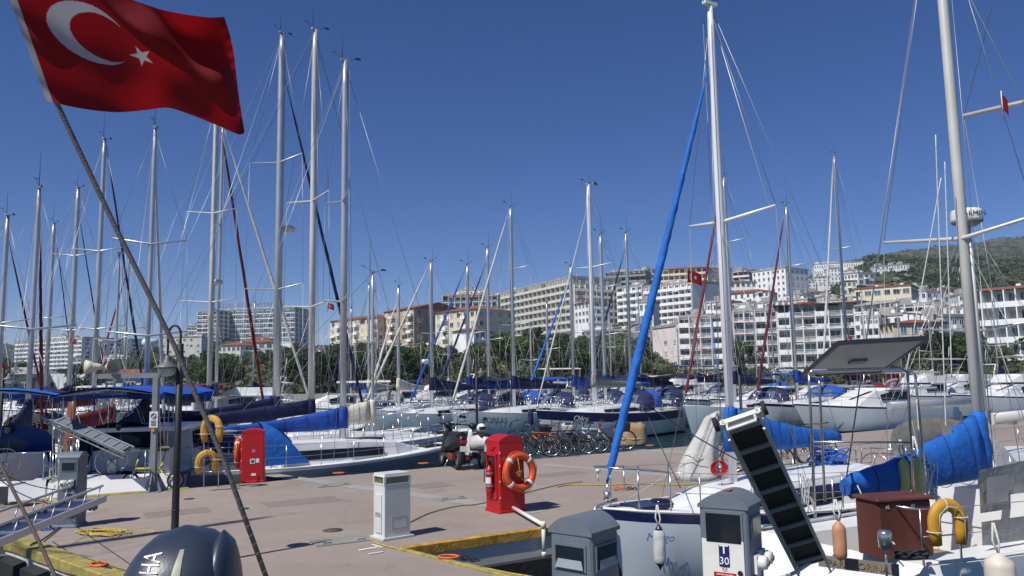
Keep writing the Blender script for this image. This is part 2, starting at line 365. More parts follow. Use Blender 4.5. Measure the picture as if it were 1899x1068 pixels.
def building(label,cat,a,c,top,base,floors,bays,depth=14,wall='bw_white',style='punch',side='same',sidebays=4,roof='flat',roofmat='roof_flat',par='bw_white',gl=('w_dark','w_dark','w_blue'),wf=.62,wh=.55,bal=1.15,nm='apartment_building',parth=1.0,group=None,divider=True,sidewin=True,topw=None,awn=None,extra=None,balevery=1):
    (pa,Ya),(pc,Yc)=a,c; A=P(pa,700,Ya); B=P(pc,700,Yc); A.z=B.z=0
    W=(B-A).length; ang=atan2(B.y-A.y,B.x-A.x); pm=(pa+pc)/2; Ym=(Ya+Yc)/2
    zt=(ZT(pa,top if not isinstance(top,tuple) else top[0],Ya)+ZT(pc,top if not isinstance(top,tuple) else top[1],Yc))/2
    zb=ZT(pm,base,Ym); H=zt-zb; h=H/floors
    r=thing(nm,label,cat,(A.x,A.y,zb),ang,group)
    FOOT.append((min(pa,pc)-8,max(pa,pc)+8,min(Ya,Yc)-4,max(Ya,Yc)+depth+6))
    b=MB(); b.box((W/2,depth/2,H/2-12),(W,depth,H+24-.3),0)
    # divider walls on balconies belong to the wall
    rec=style=='band'
    if rec and divider:
        for i in range(bays+1): b.box((i*W/bays if 0<i<bays else (i*W/bays+(.12 if i==0 else -.12)),-bal/2,H/2),(.24,bal-.04,H-.06),0)
    if style=='glass':
        for k in range(floors+1): b.box((W/2,-.12,k*h),(W,.24,.5),0)
        for i in range(0,bays*2+1):
            for k in range(floors):
                if random.random()<.3: b.box((i*W/(bays*2+1)+W/(bays*4),-.16,k*h+h*.62),(W/(bays*2+1)*1.8,.16,.35),0)
    b.build('wall',wall,r)
    # roof
    q=MB()
    if roof=='flat':
        q.box((W/2,depth/2,H+.2),(W+.5,depth+.5,.75),0); q.box((W*.35,depth*.5,H+1.4),(min(6,W*.3),min(5,depth*.5),2.2),0)
        for k in range(int(W/4)): q.box((random.uniform(1,W-1),random.uniform(1,depth-1),H+.95),(1.3,.9,1.2),1); q.cyl((random.uniform(1,W-1),depth*.3,H+.5),(random.uniform(1,W-1),depth*.3,H+2.2),.04,mi=1,n=4)
    elif roof=='gable' or roof=='hip':
        e=.7; rh=min(depth,W)*.13; z=H-.1; x0,x1,y0,y1=-e,W+e,-e-(bal if rec else 0)*.7,depth+e; ii=(depth/2) if roof=='hip' else 0
        if ii>W*.45: ii=W*.45
        q.add([(x0,y0,z),(x1,y0,z),(x1,y1,z),(x0,y1,z),(x0+ii,(y0+y1)/2,z+rh),(x1-ii,(y0+y1)/2,z+rh)],[(0,1,5,4),(2,3,4,5),(1,2,5),(3,0,4),(3,2,1,0)],0)
        q.box((W*.6,depth*.6,H+rh*.8),(.9,.9,1.6),1)
    elif roof=='tilt':
        e=.9; q.add([(-e,-e-bal,H),(W+e,-e-bal,H),(W+e,depth,H+1.6),(-e,depth,H+1.6),(-e,-e-bal,H-.25),(W+e,-e-bal,H-.25),(W+e,depth,H+.4),(-e,depth,H+.4)],[(0,1,2,3),(4,7,6,5),(0,4,5,1),(1,5,6,2),(2,6,7,3),(3,7,4,0)],0)
    q.build('roof',[roofmat,'bw_white'],r)
    # windows
    bw=W/bays; ww,hh=bw*wf,h*wh
    if style=='glass': ww,hh=bw*.96,h*.78
    ms=[win_mesh(ww,hh,g) for g in gl]; spots=[]
    for k in range(floors):
        for i in range(bays):
            if style=='punch' and extra=='sparse' and random.random()<.35: continue
            spots.append((Matrix.Translation((bw*(i+.5),-.02,h*k+h*.5)),0))
    if sidewin and sidebays:
        sw=depth/sidebays; right = px_of(B.x,B.y)<1000 or Yc<Ya*.985
        for k in range(floors):
            for i in range(sidebays):
                if right: X=Matrix.Translation((W+.02,sw*(i+.5),h*k+h*.5))@RZ(pi/2)
                else: X=Matrix.Translation((-.02,sw*(i+.5),h*k+h*.5))@RZ(-pi/2)
                X=X@SCL(min(1,sw*.6/ww),1,1); spots.append((X,1))
    spots.sort(key=lambda s:s[1])
    for n_,(X,_s) in enumerate(spots[:100]):
        link('window',random.choice(ms),r,X)
    if len(spots)>100:
        z=MB()
        for X,_s in spots[100:]:
            z.box((0,-.02,0),(ww,.05,hh),0,X=X); z.box((0,-.05,0),(.1,.05,hh),1,X=X)
        tag(z.build('window',[gl[0],'bw_white'],r),kind='stuff')
    # balconies: one mesh per floor
    if style=='band':
        z=MB(); z.box((W/2,-bal/2,.0),(W,bal,.22),0)
        if par=='glass':
            z.box((W/2,-bal+.04,.6),(W,.05,.95),1)
        elif par=='mix':
            for i in range(bays):
                if i%3==0: z.box((bw*(i+.5),-bal+.06,.62),(bw*.92,.1,.95),0)
                else:
                    for q_ in(.3,.6,.95): z.box((bw*(i+.5),-bal+.04,q_+.05),(bw*.9,.06,.08),0)
        else: z.box((W/2,-bal+.08,parth/2+.11),(W,.15,parth),0)
        me=z.mesh('balcony',[par if par not in('glass','mix') else 'bw_white','glass_green'])
        for k in range(0,floors,balevery): link('balcony',me,r,T((0,0,h*k)))
    if style=='punch' and bal>1.2:   # single balconies
        z=MB(); z.box((0,-bal/2,0),(bw*.8,bal,.2),0); z.box((0,-bal+.07,.55),(bw*.8,.12,.95),0)
        for s_ in(-1,1): z.box((s_*(bw*.4-.06),-bal/2,.55),(.12,bal,.95),0)
        me=z.mesh('balcony',[par if par!='glass' else 'glass_green'])
        for k in range(1,floors):
            for i in range(bays):
                if (i+k*0)%3==1: link('balcony',me,r,T((bw*(i+.5),0,h*k)))
    R=random.Random(int(pa*3+top[0] if isinstance(top,tuple) else pa*3+top))
    if cat in('apartment block','hotel','hotel wing') and h>1.5:
        acm=getattr(building,'ac',None)
        if acm is None:
            z=MB(); z.box((0,-.2,0),(.95,.4,.7),0); z.cyl((0,-.4,0),(0,-.42,0),.26,n=10,mi=1); acm=building.ac=z.mesh('air_conditioner',['bw_white','bw_grey'])
            z=MB(); z.add([(-1,0,.5),(1,0,.5),(1,-1.3,0),(-1,-1.3,0),(1,-1.3,-.2),(-1,-1.3,-.2)],[(0,1,2,3),(3,2,4,5)],0)
            building.aw=[z.mesh('awning',m_) for m_ in('bw_cream','roof_dark','grey_cloth','bw_green')]
        for k in range(floors):
            for i in range(bays):
                q_=R.random(); yb=-bal*.55 if rec else -.02
                if q_<.22: link('air_conditioner',acm,r,T((bw*(i+.86),yb*.4,h*k+h*(.3 if q_<.1 else .72))))
                elif q_<.34 and (rec or bal>1.2): link('awning',R.choice(building.aw),r,T((bw*(i+.5),-.05 if not rec else -bal*.3,h*k+h*.84))@SCL(bw*.42,1,1))
    if awn:
        z=MB(); z.add([(0,-bal-.1,H*awn[0]),(W,-bal-.1,H*awn[0]),(W,0,H*awn[0]+1.2),(0,0,H*awn[0]+1.2)],[(0,1,2,3)],0); z.build('awning',awn[1],r)
    return r
bld=building
bld('long white hotel with rows of small balconies at far left','hotel',(28,650),(152,610),(632,627),700,9,17,depth=62,style='band',sidebays=9,par='bw_white',gl=('w_dark',),wf=.6,bal=1.5,parth=1.0,nm='hotel_building')
bld('small pale lift house on the far left hotel roof','roof house',(84,636),(118,626),624,634,1,3,depth=12,nm='roof_house')
bld('low white house beside the far left hill','house',(190,560),(238,560),662,684,2,5,depth=12,nm='house')
bld('beige building with brown netted wall below the offices','apartment block',(295,470),(372,470),(628,622),690,6,6,depth=18,wall='bw_beige',extra='sparse',wf=.35,wh=.4)
bld('dark glass low office left of the red brown tower','office',(343,610),(362,610),604,632,3,4,depth=20,style='glass',gl=('w_dark',),nm='office_building')
bld('narrow office tower with red brown centre column','office',(363,600),(403,595),577,640,8,4,depth=24,style='glass',gl=('w_dark',),nm='office_building')
hosp=bld('wide glass hospital building with white bars and roof lettering','hospital',(414,610),(545,600),573,636,7,16,depth=30,style='glass',gl=('w_blue','w_dark'),nm='hospital_building')
text('ÖZEL EGE HASTANESİ',4.2,'bw_brown','lettering',hosp,T((23,-.4,29.5))@RX(pi/2),sx=1.3)
for (a_,c_,t_,b_,l_) in(((402,430),(445,425),640,668,'left hillside house with wide red tile roof below hospital'),((432,440),(506,440),634,664,'long hillside house with red tile roof below hospital'),((556,330),(600,330),656,676,'small house with brown red roof among trees left of tall masts'),((458,455),(500,455),628,648,'upper red roofed house just under the hospital')):
    bld(l_,'house',a_,c_,t_,b_,2,5,depth=14,wall='bw_beige',roof='hip',roofmat='roof_red',nm='house')
bld('left yellow apartment block with red roof and white balconies','apartment block',(612,372),(700,352),(597,586),665,5,8,depth=16,wall='bw_cream',bal=1.5,roof='hip',roofmat='roof_red',gl=('w_dark','w_shut','w_curtain'),wf=.5)
bld('middle yellow apartment block with tan gable end','apartment block',(712,356),(768,338),(578,571),665,6,5,depth=26,wall='bw_tan',bal=1.5,roof='gable',roofmat='roof_red',gl=('w_dark','w_shut'),wf=.5)
bld('right yellow apartment block with tiled roof by the grand hotel','apartment block',(808,330),(884,312),(579,574),662,5,6,depth=22,wall='bw_cream',bal=1.5,roof='hip',roofmat='roof_red',gl=('w_dark','w_shut','w_curtain'),wf=.5)
bld('white apartment block with red band above yellow blocks','apartment block',(822,430),(926,425),(548,545),600,4,9,depth=20,style='band',par='glass',gl=('w_dark',),awn=(.9,'roof_red'))
bld('white penthouse storey on the block behind yellow apartments','penthouse',(850,438),(900,436),538,550,1,5,depth=12,nm='penthouse')
bld('grand white hotel with stepped rows of sea view balconies','hotel',(935,402),(1066,342),(532,526),648,9,16,depth=26,wall='bw_beige',style='band',par='bw_beige',gl=('glass_green','w_blue','w_dark'),sidebays=7,bal=1.5,nm='hotel_building',wf=.66)
bld('right wing of the grand hotel behind thin masts','hotel wing',(1068,342.5),(1150,353),(527,530),640,9,8,depth=5,wall='bw_beige',style='band',par='bw_beige',gl=('w_dark','w_blue'),sidebays=0,bal=1.0,nm='hotel_wing')
bld('low grey pavilion with glazed front below the grand hotel','pavilion',(1082,290),(1192,285),(612,614),650,3,12,depth=16,wall='bw_grey',style='band',par='bw_grey',gl=('w_dark','w_blue'),nm='pavilion')
bld('dark terraced block with thick slabs above hotels','apartment block',(1131,470),(1205,462),(502,505),545,4,8,depth=18,wall='bw_dkgrey',style='band',par='bw_grey',gl=('w_dark',),bal=2)
bld('cream block with red roof above the striped hotel','apartment block',(1228,440),(1322,430),(498,499),545,4,9,depth=18,wall='bw_cream',style='band',par='bw_cream',roof='hip',roofmat='roof_red',gl=('w_dark','w_shut'),bal=1.6)
bld('white left wing of the striped hotel','hotel wing',(1152,350),(1200,338),(531,531),608,6,4,depth=16,wall='bw_white',style='band',par='bw_white',gl=('w_dark',),sidebays=0,nm='hotel_wing',bal=1.2)
bld('striped hotel with white bands dark windows and red awning','hotel',(1202,337),(1292,318),(529,526),605,6,8,depth=18,wall='bw_white',style='band',par='bw_white',gl=('w_dark','bw_brown'),sidebays=0,nm='hotel_building',bal=1.2,awn=(.17,'roof_dark'))
bld('white block with red roof and air conditioners behind mast','apartment block',(1312,395),(1436,378),(545,541),600,4,11,depth=16,wall='bw_white',roof='hip',roofmat='roof_red',bal=1.4,wf=.45)
bld('grey tall block behind the red roofed white block','apartment block',(1325,500),(1368,500),496,550,6,4,depth=14,wall='bw_dkgrey')
bld('white houses cluster between grey block and white tower','house',(1362,450),(1412,450),(521,523),560,3,5,depth=14,roof='hip',roofmat='roof_red',nm='house')
bld('white tower block with dark blue glass stripe','tower block',(1405,452),(1468,434),(502,499),600,9,7,depth=22,wall='bw_white',wf=.4,wh=.5,sidebays=5,gl=('w_dark',),nm='tower_block')
bld('dark blue side wing of the white tower block','tower block',(1470,440),(1497,452),(500,502),600,9,3,depth=14,wall='bw_navy',style='band',par='bw_white',gl=('w_dark',),sidebays=0,nm='tower_block',bal=.8)
bld('small brown and white house right of the tower block','house',(1509,470),(1540,470),541,580,4,4,depth=10,wall='bw_brown',par='bw_white',style='band',nm='house',bal=1.5)
bld('white box house under the long white hill building','house',(1535,430),(1566,430),549,585,3,4,depth=10,nm='house',extra='sparse')
# waterfront condominium, sections
bld('pink end block of the waterfront apartments','apartment block',(1213,214),(1263,201),(607,604),705,5,3,depth=16,wall='bw_pink',par='bw_pink',extra='sparse',wf=.3,wh=.42,gl=('w_dark','w_curtain'))
bld('waterfront apartments section next to the pink block','apartment block',(1264,201),(1345,197),(588,586),705,6,4,depth=15,wall='bw_pink',style='band',par='mix',gl=('w_dark','w_blue','w_curtain'),bal=1.8,wf=.86,wh=.66,sidebays=0,roof='flat')
bld('tallest waterfront apartments section behind the tall mast','apartment block',(1346,196),(1447,192),(577,575),705,6,5,depth=15,wall='bw_pink',style='band',par='mix',gl=('w_dark','w_blue','w_dark'),bal=2.0,wf=.86,wh=.68,sidebays=0)
bld('waterfront apartments section with dark red top terrace roof','apartment block',(1448,192),(1592,186),(566,562),702,6,6,depth=17,wall='bw_white',style='band',par='mix',gl=('w_dark','w_curtain','w_dark','w_blue'),bal=2.0,wf=.86,wh=.68,sidebays=4,roof='tilt',roofmat='roof_dark')
bld('cream two storey block with dark windows and brown roof','apartment block',(1595,335),(1702,322),(535,530),590,3,6,depth=18,wall='bw_cream',wf=.72,wh=.5,roof='flat',roofmat='bw_brown',gl=('w_dark','w_blue'))
bld('white terraced flats with gable left of the big trees','apartment block',(1598,252),(1668,240),(567,562),655,5,4,depth=14,wall='bw_white',style='band',par='bw_white',bal=1.8,roof='gable',roofmat='roof_flat',gl=('w_dark','w_blue'),wf=.7)
bld('white terraced flats with beige curved balconies in the middle','apartment block',(1668,236),(1742,232),(566,563),668,5,4,depth=14,wall='bw_white',style='band',par='bw_pink',bal=2.4,gl=('w_dark','w_curtain'),wf=.7)
bld('white terraced flats furthest right beside the near mast','apartment block',(1742,240),(1812,240),(572,570),660,5,4,depth=14,wall='bw_white',style='band',par='bw_pink',bal=1.6,gl=('w_dark','w_blue'),wf=.6)
ar=bld('white arcaded house with red roof at the right edge','house',(1817,172),(1925,164),(540,535),668,4,5,depth=16,wall='bw_white',style='band',par='bw_white',bal=2.2,gl=('w_dark','w_blue','w_curtain'),wf=.7,wh=.62,roof='gable',roofmat='roof_red',nm='house')
bld('long low white building high on the right hillside','school building',(1523,640),(1618,630),(489,486),508,2,22,depth=16,wf=.5,wh=.45,nm='school_building')
for i,(x0,x1,t_,b_,Y_) in enumerate(((1553,1572,497,528,560),(1590,1604,500,522,590),(1640,1664,493,525,560),(1668,1682,491,528,565),(1684,1702,490,528,565),(1500,1524,520,545,520),(1528,1552,513,530,520))):
    bld(['white block with balconies under the long hill building','narrow white block on the hill beside a yellow one','white block with dark gaps right of the near spire','left white tower of the hill pair','right white tower of the hill pair','small white gabled house right of the tower block','white terrace house under the ridge building'][i],'apartment block',(x0,Y_),(x1,Y_),t_,b_,4,3,depth=10,wall='bw_white',wf=.45,gl=('w_dark',))
vl=['first','second','third','fourth','fifth','sixth','seventh','eighth','ninth','tenth','eleventh','twelfth','thirteenth']
for i in range(13):
    x=1705+i*17+random.uniform(-3,3); t_=512-i*.9+random.uniform(-5,3)
    bld(vl[i]+' white villa from the left in the row below the right ridge','villa',(x,690),(x+random.uniform(11,15),690),t_,t_+13,2,2,depth=10,nm='villa',gl=('w_dark',),roof=random.choice(['flat','gable']),roofmat=random.choice(['roof_flat','roof_red']))
for (a_,c_,t_,b_,wl,rf,l_) in(((742,240),(800,236),646,700,'bw_lilac','hip','lilac house with red hip roof among the trees'),((826,205),(866,205),670,700,'bw_white','flat','flat roofed white bungalow among the trees'),((830,292),(892,290),640,655,'bw_cream','hip','long low house with orange red roof under yellow block'),((700,262),(742,262),655,684,'bw_white','gable','white house with red gable left of the lilac house'),((640,300),(700,300),650,664,'bw_beige','flat','low beige house with flat roof left of centre'),((776,300),(812,300),648,664,'bw_beige','hip','small red roofed house above the lilac house'),((1050,245),(1075,245),655,680,'bw_grey','flat','small grey hut below the grand hotel')):
    bld(l_,'house',a_,c_,t_,b_,2,4,depth=10,wall=wl,roof=rf,roofmat='roof_red' if rf!='flat' else 'roof_flat',nm='house')
fill=[(1096,1128,560,600,330,'bw_white'),(1150,1176,505,540,500,'bw_beige'),(1206,1232,500,540,520,'bw_grey'),(1300,1330,512,560,460,'bw_white'),(1370,1400,505,540,520,'bw_grey'),(1385,1414,500,530,560,'bw_white'),(1436,1470,560,585,330,'bw_white'),(1470,1506,556,590,340,'bw_cream'),(1506,1534,562,600,320,'bw_white'),(1540,1572,556,600,330,'bw_beige'),(1568,1598,560,610,300,'bw_white'),(1497,1520,545,575,420,'bw_white'),(1574,1600,520,548,460,'bw_cream'),(1604,1636,506,528,500,'bw_white'),(1700,1732,532,566,380,'bw_beige'),(1730,1764,540,572,360,'bw_white'),(1762,1800,534,575,370,'bw_cream'),(1700,1726,514,532,520,'bw_white'),(1790,1822,545,590,300,'bw_white'),(1316,1350,560,600,280,'bw_white'),(1352,1390,566,596,270,'bw_cream'),(1396,1440,570,600,265,'bw_white'),(926,944,590,630,330,'bw_white'),(640,664,600,640,420,'bw_cream'),(880,912,612,650,280,'bw_white'),(1190,1216,560,600,290,'bw_white'),(1180,1212,600,640,250,'bw_grey'),(1604,1640,588,650,214,'bw_white'),(1646,1672,600,655,208,'bw_cream'),(1682,1716,584,655,212,'bw_white'),(1722,1750,598,660,206,'bw_white'),(1758,1798,586,655,214,'bw_beige')]
adj=['plain','squat','narrow','stained','tall','low','boxy','bright','pale','weathered','small','sunlit','old','new','compact','simple','tidy','square','bare','upright','little','modest','slim','short','broad','dull','flat','shaded','quiet','blank','stepped','lone','sturdy','close']
for i,(x0,x1,t_,b_,Y_,wl) in enumerate(fill):
    x=(x0+x1)//2; nb=min(((920,'the grand hotel'),(1100,'the grand hotel right wing'),(1165,'the striped hotel'),(1240,'the cream block with red roof'),(1320,'the white block with red roof'),(1400,'the white tower block'),(1500,'the dark blue tower wing'),(1560,'the long hill building'),(1640,'the cream two storey block'),(1750,'the near ketch mast'),(1830,'the arcaded house'),(650,'the left yellow blocks')),key=lambda q:abs(q[0]-x))[1]
    bld(adj[i]+' '+{'bw_white':'white','bw_beige':'beige','bw_grey':'grey','bw_cream':'cream'}[wl]+' house with balconies close to '+nb,'house',(x0,Y_),(x1,Y_-R0.uniform(-8,8)),t_,b_,max(2,int((b_-t_)*Y_/F/3)),3,depth=11,wall=wl,style=R0.choice(['band','punch']),par='bw_white',bal=1.4,gl=('w_dark','w_blue'),nm='house',roof='hip' if i%4==0 else 'flat',roofmat='roof_red' if i%4==0 else 'roof_flat')
# ---------------------------------------------------------------- trees
for nm_,c_ in(('leaf_olive',(.10,.118,.058)),('leaf_dark',(.050,.072,.030)),('leaf_green',(.075,.115,.034)),('leaf_cypress',(.028,.048,.022)),('leaf_palm',(.085,.12,.042))):
    mat(nm_,c_,.65,var=.35,scale=.5,island=.45,trans=.22,spec=.3)
mat('bark',(.12,.09,.065),.9,var=.3,scale=5,bump=.5,bscale=12)
def crown_mesh(kind,seed,lf):
    R=random.Random(seed); b=MB(); lumps=[]
    if kind=='cypress':
        for k in range(850):
            z=R.random(); r=.9*(1-z)**.6*(z+.12)**.25; a=R.uniform(0,2*pi); q=r*sqrt(R.random())*R.uniform(.8,1.1); c=Vector((q*cos(a),q*sin(a),.6+z*7.2)); _leaf(b,R,c,R.uniform(.16,.30))
    elif kind=='palm':
        for k in range(26):
            a=2*pi*k/26+R.uniform(-.1,.1); el=R.uniform(-.5,1.1); L_=R.uniform(1.6,2.1); p0=Vector((0,0,3.2))
            for j in range(12):
                t=(j+.5)/12; c=p0+Vector((cos(a)*cos(el),sin(a)*cos(el),sin(el)))*L_*t+Vector((0,0,-1.3*t*t)); s_=.42*(1-t*.6); sd=Vector((-sin(a),cos(a),0))
                for q in(-1,1): b.add([c,c+sd*q*s_+Vector((cos(a)*.2,sin(a)*.2,-.14)),c+Vector((cos(a)*.14,sin(a)*.14,-.02))],[(0,1,2)],0)
    else:
        n=R.randint(15,20); w_=R.uniform(2.3,2.9); hz=R.uniform(1.9,2.5)
        for k in range(n):
            a=R.uniform(0,2*pi); u=R.uniform(-.8,1); rr=sqrt(max(0,1-u*u*.85))*R.uniform(.45,.95); lumps.append((Vector((cos(a)*rr*w_,sin(a)*rr*w_,3.6+u*hz)),R.uniform(.65,1.2)))
        for c,r in lumps:
            for k in range(int(125*r)):
                d=Vector((R.gauss(0,1),R.gauss(0,1),R.gauss(0,1))).normalized()*r*R.uniform(.6,1.12); d.z*=.8; _leaf(b,R,c+d,R.uniform(.11,.25))
    me=b.mesh('crown',lf); return me
def _leaf(b,R,c,s):
    u=Vector((R.gauss(0,1),R.gauss(0,1),R.gauss(0,.7))).normalized(); v=u.cross(Vector((R.gauss(0,1),R.gauss(0,1),R.gauss(0,1)))).normalized()
    b.add([c-u*s*1.2,c-v*s*.6,c+u*s*1.2,c+v*s*.6+u*s*.3],[(0,1,2,3)],0)
def trunk_mesh(kind,seed):
    R=random.Random(seed); b=MB()
    if kind=='palm': b.tube([(0,0,-.6),(.1,0,1.2),(.05,0,3.2)],.2,7,rs=[.26,.2,.17])
    elif kind=='cypress': b.tube([(0,0,-.6),(0,0,6)],.2,6,rs=[.2,.04])
    else:
        b.tube([(0,0,-.8),(.1,.05,1.2),(0,0,2.4),(.1,0,4.2)],.2,7,rs=[.32,.24,.18,.06])
        for k in range(6):
            a=k*1.05+R.uniform(-.2,.2); b.tube([(0,0,1.3+k*.25),(cos(a)*.8,sin(a)*.8,2.5+k*.25),(cos(a)*1.8,sin(a)*1.8,3.2+k*.35)],.1,5,rs=[.13,.08,.03])
    return b.mesh('trunk','bark')
PROT=[('bushy','leaf_olive','olive_tree'),('bushy','leaf_dark','broadleaf_tree'),('bushy','leaf_green','broadleaf_tree'),('cypress','leaf_cypress','cypress_tree'),('palm','leaf_palm','palm_tree'),('bushy','leaf_olive','olive_tree'),('bushy','leaf_dark','broadleaf_tree'),('bushy','leaf_green','broadleaf_tree')]
PM=[(crown_mesh(k,11+i,lf),trunk_mesh(k,31+i)) for i,(k,lf,_) in enumerate(PROT)]
TL={'olive_tree':('grey green olive tree on the slope behind the marina','olive trees on the slope','olive tree'),'broadleaf_tree':('dense green tree on the slope behind the marina','dense trees on the slope','tree'),'cypress_tree':('narrow dark cypress standing on the slope near the blocks','cypresses on the slope','cypress'),'palm_tree':('palm with spreading fronds near the far shore','palms by the shore','palm')}
def tree(i,X,Y,h,label=None,zs=None,wd=1.0):
    k,lf,nm=PROT[i]; nat={'cypress':7.8,'palm':4.6}.get(k,6.4); s=h/nat
    L=TL[nm]; px=px_of(X,Y); A_=next(a for lim_,a in ((30,'at the left edge'),(210,'below the long left hotel'),(350,'behind the lamp post'),(560,'below the glass hospital'),(700,'below the left yellow block'),(800,'below the middle yellow block'),(925,'below the right yellow block'),(1080,'below the grand hotel'),(1215,'below the striped hotel'),(1600,'by the pink waterfront apartments'),(1815,'below the white terraced flats'),(9999,'by the arcaded house')) if px<lim_)
    band='low on the shore' if Y<165 else ('halfway up the slope' if Y<260 else 'high on the slope')
    nn_={'olive_tree':'grey green olive tree','broadleaf_tree':'dense green tree','cypress_tree':'narrow dark cypress','palm_tree':'palm with spreading fronds'}[nm]
    r=thing(nm,label or nn_+' '+band+' '+A_,L[2],(X,Y,ground(X,Y)-.1),random.uniform(0,6.28),None if label else {'olive_tree':'olive trees ','broadleaf_tree':'dense trees ','cypress_tree':'cypresses ','palm_tree':'palms '}[nm]+band+' '+A_)
    r.scale=(s*wd,s*wd,s); link('crown',PM[i][0],r); link('trunk',PM[i][1],r)
LIM=[(-400,672),(0,676),(150,680),(200,672),(300,668),(350,664),(420,660),(500,652),(540,640),(600,640),(700,632),(760,640),(820,640),(860,650),(930,626),(1000,606),(1100,630),(1180,640),(1215,655),(1260,684),(1330,668),(1380,660),(1420,682),(1560,668),(1620,652),(1680,628),(1720,606),(1790,600),(1815,650),(1870,632),(1899,600),(2100,600)]
def lim(px):
    for (a,x),(b_,y) in zip(LIM,LIM[1:]):
        if a<=px<b_: return x+(y-x)*(px-a)/(b_-a)
    return 650
R=random.Random(5); placed=[]; cnt=0; tries=0
while cnt<285 and tries<9000:
    tries+=1; px=R.uniform(-150,2050); Y=112+ (R.random()**1.25)*300
    if 1230<px<1600 and (Y>165 or R.random()<.45): continue
    X=(px-950)/F*Y
    if any(f[0]<px<f[1] and f[2]<Y<f[3] for f in FOOT): continue
    if any(abs(X-a)<2.0+Y*.012 and abs(Y-b_)<5.0 for a,b_ in placed): continue
    g=ground(X,Y); mx=ZT(px,lim(px)+R.uniform(-6,16),Y)-g; h=min(R.uniform(5,10.5),mx)
    blk=any(f[0]<px<f[1] and Y<f[2] and f[2]-Y<230 for f in FOOT)
    if h<2.6: continue
    k=R.choice([0,0,1,1,2,5,6,7,7,3]) if Y>170 else R.choice([0,1,2,4,5,6,7])
    if px>1640: k=R.choice([2,7,1,6,2])
    if k==4: h=min(h,4.6)
    if k==3: h=min(mx,R.uniform(6,11))
    tree(k,X,Y,h,wd=R.uniform(1.0,1.45) if k!=3 else .8); placed.append((X,Y)); cnt+=1
print('trees',cnt)
tree(2,*(lambda p:(p.x,p.y))(P(1380,700,172)),7.5,'round green tree right in front of the pink waterfront apartments',wd=1.2)
# undergrowth and far woods
def scrub(name,label,n,fn,smin,smax,mt,seed):
    R=random.Random(seed); b=MB()
    for _ in range(n):
        px,Y=fn(R); X=(px-950)/F*Y; g=gz_px(px,Y); s=R.uniform(smin,smax)
        for k in range(7):
            c=Vector((X+R.gauss(0,.6)*s,Y+R.gauss(0,.6)*s,g+R.uniform(.1,1.1)*s)); _leaf(b,R,c,s*R.uniform(.45,.8))
    tag(b.build(name,mt,fix=False),label,'undergrowth',kind='stuff')
scrub('undergrowth','low bushes and scrub covering the slope behind the marina',15000,lambda R:(R.uniform(-200,2100),111+R.random()**1.3*360),.45,1.0,'leaf_olive',3)
scrub('far_woods','dark woods covering the distant hills',9500,lambda R:(R.choice((R.uniform(-300,420),R.uniform(1400,2200),R.uniform(1400,2200))),450+R.random()**1.4*1250),1.3,2.7,mat('leaf_far',(.040,.058,.026),.8,var=.2,scale=.02,island=.14,spec=.2),4)
# shore furniture
MB().box((0,0,0),(1,1,1))
def shorebox(name,label,cat,a,c,top,base,depth,mt,rf=None):
    A=P(a[0],700,a[1]); B=P(c[0],700,c[1]); zt=ZT((a[0]+c[0])/2,top,a[1]); zb=ground((A.x+B.x)/2,a[1]); W=(B-A).length
    r=thing(name,label,cat,(A.x,A.y,zb),atan2(B.y-A.y,B.x-A.x)); H=zt-zb
    MB().box((W/2,depth/2,H/2-.5),(W,depth,H+1),0).build('wall',mt,r)
    if rf: MB().add([(-.4,-.6,H),(W+.4,-.6,H),(W+.4,depth+.4,H),(-.4,depth+.4,H),(W*.12,depth*.5,H+1.1),(W*.88,depth*.5,H+1.1)],[(0,1,5,4),(2,3,4,5),(1,2,5),(3,0,4),(0,3,2,1)],0).build('roof',rf,r)
    n=max(1,int(W/2.6)); me=win_mesh(1.5,1.2,'w_dark')
    for i in range(min(n,30)): link('window',me,r,T((W*(i+.5)/n,-.04,H*.5)))
    return r
shorebox('cafe_building','low shore cafe with brown roof under the red furled sail','cafe',(1284,128),(1342,128),706,718,6,'bw_white','roof_dark')
shorebox('boundary_wall','long white garden wall in front of the pink block','wall',(1225,150),(1352,150),692,700,1,'bw_white')
shorebox('shore_shed','long pale shed on the far left shore','shed',(-10,118),(66,118),694,712,6,'bw_beige','roof_flat')
shorebox('shore_shed','white low shed behind the left masts','shed',(70,121),(160,121),693,712,6,'bw_white')
shorebox('shore_shed','beige shed with low roof behind the steel gantry','shed',(186,124),(262,124),697,714,6,'bw_beige','roof_red')
sgn=thing('shop_sign','white shop sign with blue MY ADA letters','sign',P(1468,690,150),0)
MB().box((0,0,0),(4.6,.2,1.1),0).build('board','bw_white',sgn); MB().box((0,.1,-2.5),(.25,.2,5),0).build('post','bw_grey',sgn)
text('MY ADA',.85,'text_blue','lettering',sgn,T((0,-.11,0))@RX(pi/2))
def car(label,px,Y,col,rz=0):
    X=(px-950)/F*Y; r=thing('parked_car',label,'car',(X,Y,ground(X,Y)+.05),rz,'cars parked by the shore road')
    b=MB(); prof=[(-2.1,.35),(-2.15,.75),(-1.9,.95),(-1.3,1.0),(-.8,1.42),(.5,1.45),(1.2,1.0),(1.95,.88),(2.15,.6),(2.1,.35)]
    b.loft([[Vector((x,y_*(.97 if z>1.1 else 1),z)) for x,z in prof] for y_ in(-.85,-.8,.8,.85)],0,True,True,False); b.build('body',col,r)
    g=MB(); g.loft([[Vector((x,y_,z)) for x,z in((-1.15,1.03),(-.75,1.36),(.45,1.39),(1.05,1.03))] for y_ in(-.87,.87)],0,True,True,False); g.build('window','w_dark',r)
    for x in(-1.35,1.35):
        for s in(-1,1): MB().cyl((x,s*.88,.32),(x,s*.68,.32),.33,n=14).build('wheel','rubber',r)
